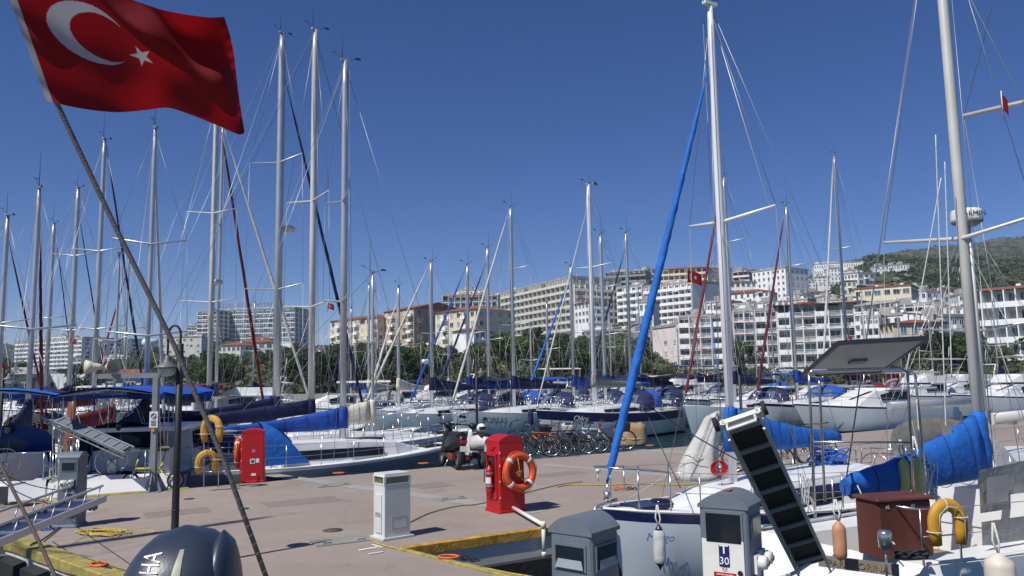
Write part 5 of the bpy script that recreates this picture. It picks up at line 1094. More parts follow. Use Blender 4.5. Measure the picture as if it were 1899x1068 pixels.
# white pedestal
r=thing('service_pedestal','old white metal service pedestal at the yellow kerb corner','service pedestal',G(727,996),radians(39),'service pedestals'); b=MB(); b.bbox((0,0,.42),(.46,.34,.80),.012); b.box((0,0,.02),(.54,.42,.03)); b.build('body','ped_white',r)
b=MB(); b.box((0,0,.825),(.47,.35,.02),0); b.box((0,0,.96),(.47,.35,.05),0,taper=.94); 
for x_,y_ in((-.22,-.16),(.22,-.16),(.22,.16),(-.22,.16)): b.box((x_,y_,.885),(.035,.03,.11),0)
b.build('lantern_frame','ped_white',r); b=MB(); b.box((0,0,.885),(.42,.31,.098)); b.build('lens',mat('lens_olive',(.14,.13,.07),.25,var=.3,scale=3),r)
b=MB(); b.box((.03,-.172,.24),(.26,.006,.17)); b.build('hatch','ped_white',r); b=MB(); b.box((-.235,0,.5),(.02,.2,.34)); b.box((-.235,.0,.25),(.02,.18,.3)); b.build('side_door','ped_white',r)
for e0,e1 in(((-.1,-.176,.155),(.16,-.176,.155)),((-.1,-.176,.325),(.16,-.176,.325)),((-.1,-.176,.155),(-.1,-.176,.325)),((.16,-.176,.155),(.16,-.176,.325))):
    MB().cyl(e0,e1,.002,n=4).build('hatch_gap','text_dark',r)
def pedestal(label,loc,rz,h=1.27,a=.36,kind='plain'):
    r=thing('service_pedestal',label,'service pedestal',loc,rz,'service pedestals'); b=MB(); H=h-.07; b.bbox((0,0,.03),(a*1.12,a*1.12,.06),.03); b.bbox((0,0,H/2),(a,a,H),.035,taper=.96); b.build('body','ped_grey',r)
    c=MB(); Ls=[]; w_=a/2*.96+.006
    for k in range(13):
        y=-w_+2*w_*k/12; z=H-.012+.085*(1-((k-6)/6)**2); Ls.append([Vector((-w_,y,H-.035)),Vector((-w_,y,z)),Vector((w_,y,z)),Vector((w_,y,H-.035))])
    c.loft(Ls,0,True,True,False); c.build('lid','ped_grey',r)
    def on(face,u,z,w,hh,mt,nm,dz=.006,th_=.012):
        k=a/2*(1-.04*z/H); 
        X=T((u,-k-dz+th_/2,z)) if face==0 else RZ(-pi/2)@T((u,-k-dz+th_/2,z))
        return MB().box((0,0,0),(w,th_,hh)).build(nm,mt,r,X=X),X
    for f_ in(0,1):
        wd=.25 if (kind=='t30' and f_==1) else .21; hh=.20 if (kind=='t30' and f_==1) else .13
        on(f_,0,H-.17,wd+.03,hh+.03,'ped_grey','lamp_frame',.008); on(f_,0,H-.17,wd,hh,'glass_dark','lamp_window',.011)
        if kind=='near': 
            X=(RZ(-pi/2) if f_ else Matrix.Identity(4))@T((0,-a/2+.008,H-.205)); MB().add([(-wd/2,-.022,-.03),(wd/2,-.022,-.03),(wd/2*.8,-.012,.03),(-wd/2*.8,-.012,.03)],[(0,1,2,3)]).build('lamp_sill',mat('ped_light',(.28,.31,.34),.5) ,r,X=X)
    def socket(face,u,z,rad=.042):
        k=a/2*(1-.04*z/H); X=(RZ(-pi/2) if face else Matrix.Identity(4))@T((u,-k,z))@RX(pi/2)
        s=MB(); s.box((0,-.01,.012),(rad*2.3,rad*2.8,.03)); s.lathe([(rad*1.05,.02),(rad*1.1,.06),(rad*.95,.085),(rad*.5,.09),(.005,.085)],18); s.lathe([(rad*.5,.088),(rad*.45,.1),(.003,.1)],12,1); s.build('socket',['white_plastic','ped_grey'],r,X=X)
    if kind=='left':
        on(0,0,H*.60,.26,.16,'cowl','socket_panel'); socket(0,-.06,H*.62,.05); socket(0,.065,H*.64,.036); on(0,.04,H*.49,.10,.025,'white_plastic','plate'); on(0,0,.27,.25,.2,'cowl','tap_panel')
        for u in(-.06,.06):
            s=MB(); s.cyl((0,0,0),(0,-.06,0),.018,n=8); s.cyl((0,-.05,.0),(0,-.05,-.04),.012,n=6); s.box((0,-.06,.02),(.05,.012,.014)); s.build('tap','steel',r,X=T((u,-a/2,.31)))
        on(1,0,.22,.20,.28,'white_plastic','side_hatch')
    if kind=='near': socket(0,-.06,H*.50); socket(0,.07,H*.50); 
    if kind=='t30':
        _,X=on(1,-.01,H*.46,.30,H*.66,'white_plastic','door',.006)
        k=a/2
        def Y_(u,z,w,hh,mt,nm): return on(1,u,z,w,hh,mt,nm,.011,.008)
        Y_(0,H*.70,.075,.15,'text_navy','number_plate')
        Xf=RZ(-pi/2)@T((0,-k-.005,0))@RX(pi/2)
        text('T',.085,'text_white','lettering',r,Xf@T((0,H*.735,.004)),sx=1.3); text('30',.072,'text_white','lettering',r,Xf@T((0,H*.67,.004)),sx=1.0)
        Y_(0,H*.575,.16,.07,'red_plastic','notice'); Y_(0,H*.49,.15,.11,mat('notice_pink',(.5,.33,.28),.6,var=.3,scale=30),'notice')
        text('ELEKTRIK KULLANIMI',.014,'text_white','lettering',r,Xf@T((0,H*.592,.0045)),sx=.9); text('DIKKAT',.018,'text_white','lettering',r,Xf@T((0,H*.573,.0045))); text('TEHLIKELI',.014,'text_white','lettering',r,Xf@T((0,H*.557,.0045)))
        MB().cyl((0,0,0),(0,0,.006),.018,n=18).build('lock','black',r,X=Xf@T((.11,H*.61,.002))); MB().torus(.014,.002,18,4).build('symbol','text_dark',r,X=Xf@T((.0,H*.632,.006)))
        socket(0,-.06,H*.66,.045); socket(0,.07,H*.67,.045); on(0,0,H*.58,.1,.05,'white_plastic','plate')
        MB().box((0,0,0),(.09,.05,.004)).build('badge',mat('badge_copper',(.35,.15,.08),.5),r,X=T((-.03,0,H+.082)))
    return r
p=P(1083,970,5.1); pedestal('grey pedestal without door in the bottom foreground beside the kerb',Vector((p.x,p.y,p.z-1.21)),radians(51),1.27,.33,'near')
p=P(1353,925,5.9); pedestal('grey pedestal with white door marked T 30 at bottom right',Vector((p.x,p.y,p.z-1.21)),radians(58),1.27,.37,'t30')
pedestal('grey pedestal with sockets and taps near the left yellow kerb',G(131,976),radians(4),1.27,.36,'left')
pedestal('smaller looking grey pedestal further back at the far left',G(46,876),radians(2),1.25,.36,'left')
r=thing('service_pedestal','white pedestal behind the yellow folding bicycle','service pedestal',G(283,903)+Vector((0,.45,0)),radians(6),'service pedestals'); MB().bbox((0,0,.45),(.52,.36,.9),.015).build('body','ped_white',r); MB().box((0,0,.86),(.44,.37,.1)).build('lens','lens_olive',r)
# lamp posts
def lamp(label,px,py_base,side,Y=None,h=2.95):
    o=G(px,py_base) if Y is None else Vector(((px-950)/F*Y,Y,0)); r=thing('street_lamp',label,'street lamp',o,0,'black lamp posts on the quay'); b=MB()
    b.tube([(0,0,0),(0,0,.25),(0,0,.3),(0,0,1.2),(0,0,h)],.05,12,rs=[.075,.07,.05,.045,.042]); b.torus(.048,.008,16,5,X=T((0,0,.75)),mi=0)
    b.build('pole','black',r); a=MB(); R=.085; a.tube([(side*0,0,h-.35),(0,0,h+.12)]+[(side*(R-R*cos(t)),0,h+.12+R*sin(t)*1.5) for t in[pi*k/10 for k in range(1,11)]]+[(side*2*R,0,h-.1),(side*2*R,0,h-.17)],.016,8); a.build('arm','black',r)
    s=MB(); s.lathe([(.02,.13),(.035,.12),(.045,.06),(.075,.02),(.165,-.03),(.168,-.045),(.06,-.02)],24); s.build('lamp_shade',mat('shade_grey',(.12,.12,.115),.5),r,X=T((side*2*R,0,h-.28)))
    s=MB(); s.lathe([(.105,.0),(.11,-.04),(.09,-.09),(.05,-.12),(.004,-.13)],20); s.build('globe',mat('globe',(.55,.56,.57),.25),r,X=T((side*2*R,0,h-.31))); return r
lamp('black lamp post behind the outboard motor left of centre',322,1055,-1)
lamp('black lamp post between the scooters and the centre yachts',885,828,1)
lamp('black lamp post behind the raised gangway',1366,800,-1,Y=24.0)
lamp('black lamp post at the far left frame edge',8,870,1,Y=21.8)
# steel gantry with horn speakers
o=G(283,912); r=thing('steel_gantry','grey steel post with side arm and horn loudspeakers','gantry',o,radians(0)); s=17.5/F
b=MB(); b.box((0,0,1.33),(.12,.12,2.62)); b.box((0,0,.01),(.42,.36,.02))
for a in range(4): b.add([(.055,-.01,.02),(.20,-.01,.02),(.055,-.01,.45),(.055,.01,.02),(.20,.01,.02),(.055,.01,.45)],[(0,1,2),(3,5,4),(0,2,5,3),(1,4,5,2),(0,3,4,1)],X=RZ(a*pi/2))
mat('post_grey',(.22,.235,.25),.5,.2,var=.12,scale=3); b.build('post','post_grey',r); b=MB(); b.box((-.62,0,2.62),(1.42,.11,.11)); b.build('arm','post_grey',r)
b=MB(); b.box((0,-.07,1.62),(.19,.012,.36)); b.build('sign','white_plastic',r); b=MB(); b.torus(.055,.009,20,5,X=T((0,-.082,1.70))@RX(pi/2)); b.box((0,-.082,1.70),(.1,.006,.014),X=T((0,0,1.70))@RY(.7)@T((0,0,-1.70))); 
for k in range(4): b.box((0,-.08,1.59-.035*k),(.13-.02*(k%2),.006,.014))
b.build('sign_print','text_dark',r)
b=MB(); b.box((0,-.08,1.38),(.07,.03,.07)); b.build('reflector','yellow_foam',r)
for k,(sx_,rz_) in enumerate(((-1.38,15),(-1.10,-38))):
    h_=thing('horn_speaker',['left cream horn loudspeaker on the end of the steel arm','right cream horn loudspeaker on the end of the steel arm'][k],'loudspeaker',o+Vector((sx_,0,2.84)),radians(rz_+ (180 if k==0 else 0)),'horn loudspeakers'); b=MB(); b.lathe([(.05,-.12),(.07,-.05),(.09,.05),(.15,.22),(.165,.24),(.12,.1),(.03,0)],18,X=RY(pi/2)); b.build('horn',mat('horn_cream',(.56,.53,.42),.6,var=.1),h_); MB().cyl((0,0,0),(0,0,-.18),.02,n=6).build('bracket','post_grey',h_)
r=thing('wooden_post','reddish brown wooden post leaning behind the left pedestal','post',G(119,868),0); MB().box((.02,0,.98),(.20,.12,1.96),X=RY(radians(4))).build('beam',mat('post_wood',(.30,.10,.045),.7,var=.25,scale=4,streak=True),r); MB().cyl((.02,-.07,1.2),(.02,-.09,1.2),.03,n=8).build('bolt','steel',r)
# ropes, covers, pipes
def rope(name,label,pts,r_,mt,jit=0.,sub=8,cat='rope',z=None):
    P_=[Vector(p) for p in pts]; out=[]
    for i in range(len(P_)-1):
        g=lambda k:P_[min(max(k,0),len(P_)-1)]; a,b_,c_,d_=g(i-1),g(i),g(i+1),g(i+2)
        for k in range(sub):
            f=k/sub; q_=.5*((2*b_)+(c_-a)*f+(2*a-5*b_+4*c_-d_)*f*f+(3*b_-a-3*c_+d_)*f**3); out.append(q_+Vector((random.gauss(0,jit),random.gauss(0,jit),0)))
    out.append(P_[-1]); return tag(MB().tube(out,r_,6).build(name,mt),label,cat)
g2=lambda l_,z=.016:[G(x,y,z) for x,y in l_]
rope('hose','yellow hose running from the white pedestal to the quay front',g2([(688,998),(700,1008),(760,1022),(840,1041),(930,1060),(1010,1075),(1080,1100)]),.012,'rope_yellow',.002)
rope('hose','brownish hose lying across the quay behind the red cabinet',g2([(760,968),(800,950),(850,938),(895,933),(980,912),(1040,898),(1080,893)]),.011,mat('hose_brown',(.28,.2,.06),.8),.002)
rope('hose','straight yellow rope across the quay right of the bow rail',g2([(1032,903),(1060,899),(1130,899),(1180,897),(1255,899),(1300,897)]),.012,'rope_yellow',.002)
rng=random.Random(3); pts=[]
for k in range(26): a=k*1.9+rng.uniform(-.3,.3); pts.append((190+cos(a)*rng.uniform(20,58),986+sin(a)*rng.uniform(3,8)))
rope('rope_pile','loose pile of yellow rope beside the left pedestal',[G(x,y,.015+.004*(i%6)) for i,(x,y) in enumerate(pts)]+[G(285,985),G(245,996),G(170,1003),G(135,1008)],.011,'rope_yellow',.002,10)
pts=[(40+rng.uniform(0,66),968+rng.uniform(-8,12)) for k in range(34)]
rope('rope_pile','tangled pile of blue rope at the left quay edge',[G(x,y,.02+.005*(i%8)) for i,(x,y) in enumerate(pts)],.014,'rope_blue',.003,7)
pts=[(0+rng.uniform(-10,50),985+rng.uniform(-6,8)) for k in range(20)]
rope('rope_pile','tangled red rope beside the blue rope pile',[G(x,y,.03+.004*(i%6)) for i,(x,y) in enumerate(pts)],.011,'red_plastic',.003,6)
rope('power_cable','black cable hanging over the left yellow kerb',[G(118,972,.02),G(80,1000,.03),G(58,1010,.05),P(56,1030,12.1),P(70,1068,11.8)],.014,'black')
rope('mooring_rope','dark mooring line dropping from the left gangway',[P(0,860,6),P(35,930,5.6),P(70,1000,5.3),P(105,1075,5.0)],.012,mat('rope_dark',(.08,.06,.05),.9,var=.3,scale=40),0,6)
def mline(label,a,b_,r_=.008,mt='dark_wire',sag=.15):
    a,b_=Vector(a),Vector(b_); rope('mooring_rope',label,[a,a.lerp(b_,.33)-Vector((0,0,sag*.9)),a.lerp(b_,.66)-Vector((0,0,sag*.9)),b_],r_,mt,0,6)
mline('upper dark mooring line at the left reaching the back pedestal',P(-10,872,13),P(170,905,15.5)); mline('lower dark mooring line at the left edge',P(-10,882,12),P(165,935,9.5)); mline('pale stern line stretched behind the left pedestal',P(60,905,17),P(170,950,10),.007,'rope_white',.05)
mline('thin red line tied to the left pedestal',P(103,900,12.9),P(75,945,12.0),.006,'red_plastic',.02)
mline('dark blue mooring line from the furled sail down to the mast foot',P(1190,745,13.2),P(1420,880,12.6),.010,'navy_cloth',.05); mline('black mooring line crossing to the bow rail',P(1190,745,13.2),P(1262,905,12.0),.008,'dark_wire',.03); mline('thin white line from the quay to the white coachroof',G(1165,925),P(1300,838,14.5),.006,'rope_white',.02)
mline('heavy pale rope under the raised gangway',P(1410,1075,8.0),P(1500,1045,8.9),.022,'rope_white',.05); mline('slack rope on the ketch stern rail',P(1590,900,10),P(1660,1010,9.3),.008,'rope_white',.1)
for k,(x0,y0,x1,y1,Y) in enumerate(((1700,740,1712,930,10.8),(1735,250,1755,820,12.0),(1745,330,1672,735,12.0),(1752,300,1765,700,12.0))):
    mline(['thin line hanging left of the blue sail cover','striped halyard along the near mast','slanting topping line below the near spreader','second halyard right of the near mast'][k],P(x0,y0,Y-.3),P(x1,y1,Y-.3),.009,'rope_white',.02)
b=MB(); r=thing('drain_pipe','white plastic drain pipe bent over the quay wall below the red cabinet','pipe',G(952,951),0); o=G(952,951)
dn=Vector((.533,-.846,0)); e=G(993,961); k1=Vector((.43,12.73,0))-o; k1.z=.09; MB().tube([(0,0,.09),tuple(k1)],.032,12).build('horizontal_pipe','white_plastic',r); MB().tube([tuple(k1+Vector((0,0,.02))),(k1.x,k1.y,-.34)],.032,12).build('vertical_pipe','white_plastic',r)
[MB().lathe(pf,12,X=T(v)).build('fitting','white_plastic',r) for pf,v in(([(.041,-.05),(.041,.05),(.03,.055)],k1),([(.038,-.06),(.042,0),(.034,.02)],(k1.x,k1.y,-.34)))]
def cover(label,px,py,a,b_,rz,mt='cover_grey',rnd=False):
    r=thing('manhole_cover',label,'cover',G(px,py,.006),rz,'covers set in the quay'); q=MB()
    if rnd: q.lathe([(a*.1,.0),(a,.001),(a,.004),(.01,.005)],28)
    else: q.box((0,0,.0),(a,b_,.016))
    q.build('plate',mt,r); 
    if not rnd:
        q=MB()
        for x_ in(-a*.3,a*.3): q.tube([(x_-.06,-b_*.42,.008),(x_-.05,-b_*.42,.03),(x_+.05,-b_*.42,.03),(x_+.06,-b_*.42,.008)],.006,5)
        q.build('handle','rubber',r)
mat('cover_grey',(.23,.225,.205),.8,var=.15,scale=6,bump=.2); mat('cover_iron',(.07,.065,.06),.8,var=.2,scale=6)
cover('large grey steel cover in front of the white pedestal',632,1002,.86,.52,radians(28)); cover('grey cover beyond the white pedestal',833,924,.62,.42,radians(35)); cover('grey cover halfway to the rainbow yacht',615,899,.85,.55,radians(35)); cover('small round iron cover near the large grey one',617,983,.16,.16,0,'cover_iron',True); cover('tiny dark drain in the left quay',451,943,.11,.1,0,'cover_iron',True); cover('second tiny dark drain left of the lamp post',350,925,.11,.1,0,'cover_iron',True)
for k,(x,y,a,b_,rz) in enumerate(((683,1017,.30,.07,40),(700,1012,.05,.3,40),(697,1025,.22,.05,38))): tag(MB().box((0,0,0),(a,b_,.003)).build('paint_mark',mat('paint_white',(.62,.6,.58),.8,var=.3,scale=30),None,X=T(G(x,y,.0035+.003*k))@RZ(radians(rz))),['long','upright','short'][k]+' worn white paint mark beside the large grey cover','paint mark',kind='structure')
# shackles and rubber on the quay walls
def shackle(label,px,py,rz,z=.05):
    r=thing('mooring_shackle',label,'shackle',G(px,py,z),rz,'orange mooring shackles'); MB().torus(.09,.016,18,6,sx=1.5).build('ring',mat('shackle_orange',(.60,.12,.03),.6,var=.2,scale=10),r); q=MB()
    for k in range(5): q.torus(.03,.009,10,5,X=T((.16+.055*k,.01*(k%2),-.01*k))@RX(pi/2*(k%2)),sx=1.4)
    q.build('chain','rubber',r)
for (x,y,rz,l_) in((832,1032,-10,'orange shackle and chain on the near kerb corner'),(1150,905,10,'orange shackle near the bow of the navy banded yacht'),(628,877,5,'orange shackle at the bow of the rainbow yacht'),(200,902,0,'orange shackle by the yellow folding bicycle'),(1205,826,0,'orange shackle at the tan covered bundle'),(785,859,0,'orange shackle left of the black scooter'),(30,872,0,'orange shackle by the back left pedestal'),(183,1046,-40,'rust red shackle on the left yellow kerb')): shackle(l_,x,y,radians(rz))
nA=Vector((.533,-.846,0))
def wallband(name,label,p,q_,z0,z1,th_,mt,nrm):
    a=Vector((p.x,p.y,0)); c=Vector((q_.x,q_.y,0)); b=MB(); N=14; Ls=[]
    for k in range(N+1):
        m=a.lerp(c,k/N)+nrm*(th_+random.uniform(-.012,.012)); n0=a.lerp(c,k/N); Ls.append([Vector((n0.x,n0.y,z1)),Vector((m.x,m.y,z1)),Vector((m.x,m.y,z0)),Vector((n0.x,n0.y,z0))])
    b.loft(Ls,0,True,True,False); return tag(b.build(name,mt),label,'wall fender',kind='structure')
wallband('wall_footing','black tarred footing of the quay wall at the water',Bc,Bc+DA*7,-1.6,-.40,.16,'rubber',nA)
nD=Vector((-.65,-.76,0))
for k in range(4):
    t0=.08+k*.24; a=K+(D1-K)*t0; c=K+(D1-K)*(t0+.17); b=MB(); A0=Vector((a.x,a.y,0))+nD*.02; C0_=Vector((c.x,c.y,0))+nD*.02
    b.loft([[v+nD*.0+Vector((0,0,-.16)),v+nD*.16+Vector((0,0,-.2)),v+nD*.16+Vector((0,0,-.8)),v+Vector((0,0,-.85))] for v in(A0,C0_)],0,True,True,False); tag(b.build('wall_fender','rubber'),['first','second','third','fourth'][k]+' black rubber block from the left under the yellow kerb','wall fender',group='rubber blocks on the quay wall')
a=K+(-DA)*.15; 
for k in range(3):
    p=K-DA*(.15+k*.75); v=Vector((p.x,p.y,0)); b=MB(); b.box((0,0,-.5),(.6,.3,.66)); tag(b.build('wall_fender',mat('rubber_pale',(.10,.10,.095),.85,var=.5,scale=4,bump=.8,bscale=8),None,X=T(v+Vector((.45,-.72,0))*.1)@RZ(atan2(.533,.846))),['right','middle','left'][k]+' weathered grey rubber block at the left quay corner','wall fender',group='rubber blocks on the quay wall')
# tarpaulin bundle, table
o=G(1176,826); r=thing('covered_bundle','tan tarpaulin covered bundle behind the bicycles','covered bundle',o,radians(20)); b=MB(); Ls=[]
for k in range(9):
    t=k/8; f=1-.30*t**2 if t<.9 else .45; Ls.append([Vector((cos(a)*.52*f*(1+.07*sin(a*5+t*2))+.05*t,sin(a)*.36*f*(1+.06*sin(a*4)),t*(.76+.04*cos(a*2)))) for a in[2*pi*j/30 for j in range(30)]])
b.loft(Ls,0,True,True,True); b.build('tarpaulin',mat('tarp',(.33,.23,.12),.85,var=.25,scale=2.5,bump=.6,bscale=5),r); MB().torus(.5,.012,24,4,X=T((0,0,.25)),sy=.72).build('tie_rope','rope_white',r)
r=thing('table','small white table at the left frame edge','table',G(5,940),0); MB().bbox((0,0,.46),(.62,.5,.05),.04).build('table_top','white_plastic',r); MB().box((-.0,0,.22),(.12,.12,.44)).build('leg','ped_grey',r); MB().box((0,0,.02),(.9,.4,.04)).build('base','teak',r)
# bicycles
def wheel(R,mt='rubber',rim='steel'):
    b=MB(); b.torus(R-.022,.022,28,7,X=RX(pi/2)); t=b.mesh('tyre',mt); b=MB(); b.torus(R-.045,.010,28,5,X=RX(pi/2)); b.cyl((0,-.04,0),(0,.04,0),.022,n=8)
    for k in range(14): a=2*pi*k/14; b.cyl((0,.02*(-1)**k,0),(cos(a)*(R-.045),0,sin(a)*(R-.045)),.0022,n=3)
    return t,b.mesh('rim',rim)
def bicycle(label,X,col,R=.33,fold=False,basket=None,bagc=None,seatm='black',scale=1.0,grp='bicycles parked on the quay',barh=1.02):
    r=thing('bicycle',label,'bicycle',X=X,group=grp); wb=.54 if not fold else .50; t,rm=wheel(R)
    for s in(1,-1): w_=link('wheel',t,r,T((s*wb,0,R))); link('rim',rm,w_)
    f=MB(); hd_=Vector((.36,0,barh-.22)); st=Vector((-.16,0,.74 if not fold else .50)); bb=Vector((-.06,0,.30)); fr=Vector((wb,0,R)); rr=Vector((-wb,0,R))
    if fold: f.cyl(hd_+Vector((.03,0,-.22)),bb+Vector((0,0,.18)),.026,n=8); f.cyl(bb+Vector((0,0,.18)),rr,.016,n=6); f.cyl(bb,Vector((-.2,0,.62)),.02,n=8); f.cyl(bb,bb+Vector((0,0,.2)),.02)
    else: f.cyl(hd_+Vector((.01,0,-.06)),st,.016,n=8); f.cyl(hd_+Vector((.03,0,-.14)),bb,.019,n=8); f.cyl(bb,st,.016,n=8); f.cyl(st+Vector((0,0,-.05)),rr,.009,n=6); f.cyl(bb,rr,.010,n=6)
    f.cyl(hd_,hd_+Vector((.05,0,-.18)),.02,n=8); f.build('frame',col,r)
    f=MB(); 
    for s in(-.05,.05): f.cyl(hd_+Vector((.05,s,-.18)),fr+Vector((0,s,0)),.012,n=6)
    f.build('fork',col if not fold else 'steel',r)
    f=MB(); top=Vector((.30,0,barh)); f.cyl(hd_,top,.014,n=6); f.tube([top+Vector((-.1,-.3,.02)),top+Vector((0,-.12,.01)),top,top+Vector((0,.12,.01)),top+Vector((-.1,.3,.02))],.012,6); h_=f.build('handlebar','black',r)
    g=MB(); 
    for s in(-1,1): g.cyl(top+Vector((-.1,s*.3,.02)),top+Vector((-.13,s*.39,.02)),.018,n=8)
    g.build('grip','black',h_)
    f=MB(); sp=Vector((-.24,0,.93)); f.cyl(st,sp,.013,n=6); f.box(sp+Vector((0,0,.03)),(.25,.13,.05),taper=.6); f.build('saddle',seatm,r)
    f=MB(); f.torus(.085,.008,16,4,X=T(bb+Vector((0,.05,0)))@RX(pi/2)); f.cyl(bb+Vector((0,.06,0)),bb+Vector((.1,.07,-.12)),.01); f.cyl(bb+Vector((0,-.06,0)),bb+Vector((-.1,-.07,.12)),.01); f.box(bb+Vector((.1,.12,-.12)),(.09,.08,.02)); f.box(bb+Vector((-.1,-.12,.12)),(.09,.08,.02)); f.build('crank','black',r)
    if basket:
        f=MB(); c=Vector((.52,0,.82)) if basket!='rear' else Vector((-.5,0,.80)); f.bbox(c,(.30,.34,.24),.03,taper=1.15); f.build('basket','black' if basket!='white' else 'white_plastic',r)
    f=MB(); f.cyl((-.12,.05,.28),(-.2,.16,.0),.009,n=5); f.build('kickstand','steel',r); return r
mat('paint_orange',(.42,.09,.015),.4); mat('paint_maroon',(.12,.012,.015),.35); mat('paint_red',(.30,.02,.02),.35); mat('paint_yellow',(.50,.42,.03),.4); mat('paint_black',(.02,.02,.022),.35); mat('paint_blue',(.03,.06,.22),.35); mat('paint_white',(.62,.62,.6),.35) if 'paint_white' not in MATS else 0
bikes=[(968,846,205,'paint_black','white_b' if 0 else None,'black bicycle with raised handlebar at the left of the row'),(990,852,215,'paint_black',None,'all black bicycle second from the left of the row'),(1012,850,212,'paint_orange',None,'orange framed bicycle leaning in the row'),(1040,846,222,'paint_black','front','black bicycle with front basket right of the orange one'),(1058,845,210,'paint_maroon',None,'dark red framed bicycle in the middle of the row'),(1082,843,214,'paint_blue','white','dark blue bicycle with small white basket'),(1104,841,208,'paint_white',None,'white framed bicycle near the right of the row'),(1132,838,206,'paint_red','rear','bicycle with black crate at the right of the row')]
for k,(px,py,hd,col,bk,lb) in enumerate(bikes):
    g_=G(px,py-3); bicycle(lb,T(g_)@RZ(radians(hd-180+ (150 if k%2 else 138)))@RX(radians(-7)),col,R=.33 if k!=6 else .26,basket=bk)
for k,(px,Y,hd,col,lb) in enumerate(((1362,20.2,150,'paint_black','black bicycle behind the white mast foot'),(1392,19.6,160,'paint_white','pale bicycle behind the raised gangway'),(1450,21,20,'paint_black','black bicycle behind the ketch arch left leg'),(1500,21.5,30,'paint_blue','blue bicycle behind the blue sail cover end'))):
    bicycle(lb,T((( px-950)/F*Y,Y,0))@RZ(radians(hd))@RX(radians(-6)),col)
g_=G(283,908); bicycle('yellow folding bicycle parked at the quay edge under the gantry',T((g_.x,g_.y,0))@RZ(radians(186))@RX(radians(5)),'paint_yellow',R=.20,fold=True,seatm='black',barh=.92)
# scooters
def scooter(label,X,c1,c2,topbox,seatm='black',helmet=None):
    r=thing('motor_scooter',label,'scooter',X=X,group='scooters parked on the quay'); 
    for s in(.62,-.60):
        w_=MB().torus(.18,.062,26,10,X=RX(pi/2)).build('wheel','rubber',r,X=T((s,0,.24))); b=MB(); b.cyl((0,-.035,0),(0,.035,0),.125,n=16); b.build('rim','alu',w_)
    b=MB(); Ls=[]
    for k in range(13):   # tail body
        t=k/12; x=-.92+t*.92; zt=.80-.10*max(0,t-.5)+.03*sin(t*pi); zb=.56-.16*sin(min(1,t*1.15)*pi/2)**2; w_=.08+.12*sin(min(1,t*1.4)*pi/2)
        Ls.append([Vector((x,-w_*.8,zb)),Vector((x,-w_,(zb+zt)/2)),Vector((x,-w_*.8,zt)),Vector((x,w_*.8,zt)),Vector((x,w_,(zb+zt)/2)),Vector((x,w_*.8,zb))])
    b.loft(Ls,0,True,True,True); b.box((.12,0,.30),(.62,.30,.08)); b.build('tail_body',c1,r)
    b=MB(); b.loft([[Vector((.34+.1*t+.03,-.17*(1-.35*t),.32+.62*t)),Vector((.42+.1*t+.03,0,.32+.62*t)),Vector((.34+.1*t+.03,.17*(1-.35*t),.32+.62*t)),Vector((.30+.1*t,.16*(1-.35*t),.32+.62*t)),Vector((.33+.1*t,0,.32+.62*t)),Vector((.30+.1*t,-.16*(1-.35*t),.32+.62*t))] for t in[k/6 for k in range(7)]],0,True,True,True); b.build('leg_shield',c2,r)
    b=MB(); b.torus(.23,.05,12,8,X=T((.62,0,.24))@RX(pi/2),a0=radians(25),a1=radians(150),sx=1); b.build('front_mudguard',c2,r)
    b=MB(); b.cyl((.62,-.07,.24),(.50,-.05,.85),.022); b.cyl((.62,.07,.24),(.50,.05,.85),.022); b.cyl((.50,0,.6),(.40,0,1.02),.03); b.build('fork','black',r)
    b=MB(); b.tube([(.36,-.33,1.05),(.42,-.1,1.04),(.42,.1,1.04),(.36,.33,1.05)],.018,6); b.ell((.46,0,1.02),(.11,.12,.09)); h_=b.build('handlebar','black',r)
    for s in(-1,1): MB().cyl((.40,s*.2,1.06),(.36,s*.27,1.22),.006,n=5).build('mirror_stem','black',h_); MB().ell((.36,s*.29,1.25),(.02,.06,.045),n=10).build('mirror','black',h_)
    b=MB(); Ls=[]
    for k in range(9): t=k/8; x=-.80+t*.78; Ls.append([Vector((x,-.13*(.8+.2*sin(t*pi)),.79+.03*t*0)),Vector((x,-.14,.85)),Vector((x,0,.885+.03*(1-t))),Vector((x,.14,.85)),Vector((x,.13,.79))])
    b.loft(Ls,0,True,True,True); b.build('seat',seatm,r)
    b=MB(); b.box((-1.0,0,.52),(.012,.20,.13)); b.build('number_plate','white_plastic',r); b=MB(); b.box((-.95,0,.68),(.06,.16,.07)); b.build('tail_light','red_plastic',r)
    b=MB(); b.cyl((-.35,-.17,.22),(-.85,-.19,.32),.045,n=10); b.box((-.45,.12,.30),(.4,.1,.16)); b.build('engine','scooter_red' if c1=='paint_black' else 'rubber',r); b=MB(); b.cyl((-.2,.1,.25),(-.15,.22,.0),.013); b.cyl((-.2,-.1,.25),(-.15,-.22,.0),.013); b.build('stand','steel',r)
    if topbox: b=MB(); b.ell((-.93,0,1.02),(.2,.21,.14),n=14); b.build('top_box',topbox,r)
    return r
mat('scooter_red',(.16,.012,.018),.3); mat('scooter_white',(.62,.62,.6),.3)
g_=G(834,867); scooter('black and dark red scooter with covered seat on the quay',T(g_)@RZ(radians(112))@RX(radians(6))@SCL(1.08,1.08,1.12),'paint_black','paint_black',None)
g_=G(880,864); scooter('white scooter with white helmet behind the red cabinet',T(g_)@RZ(radians(110))@RX(radians(6))@SCL(1.08,1.08,1.05),'scooter_white','scooter_white',None)
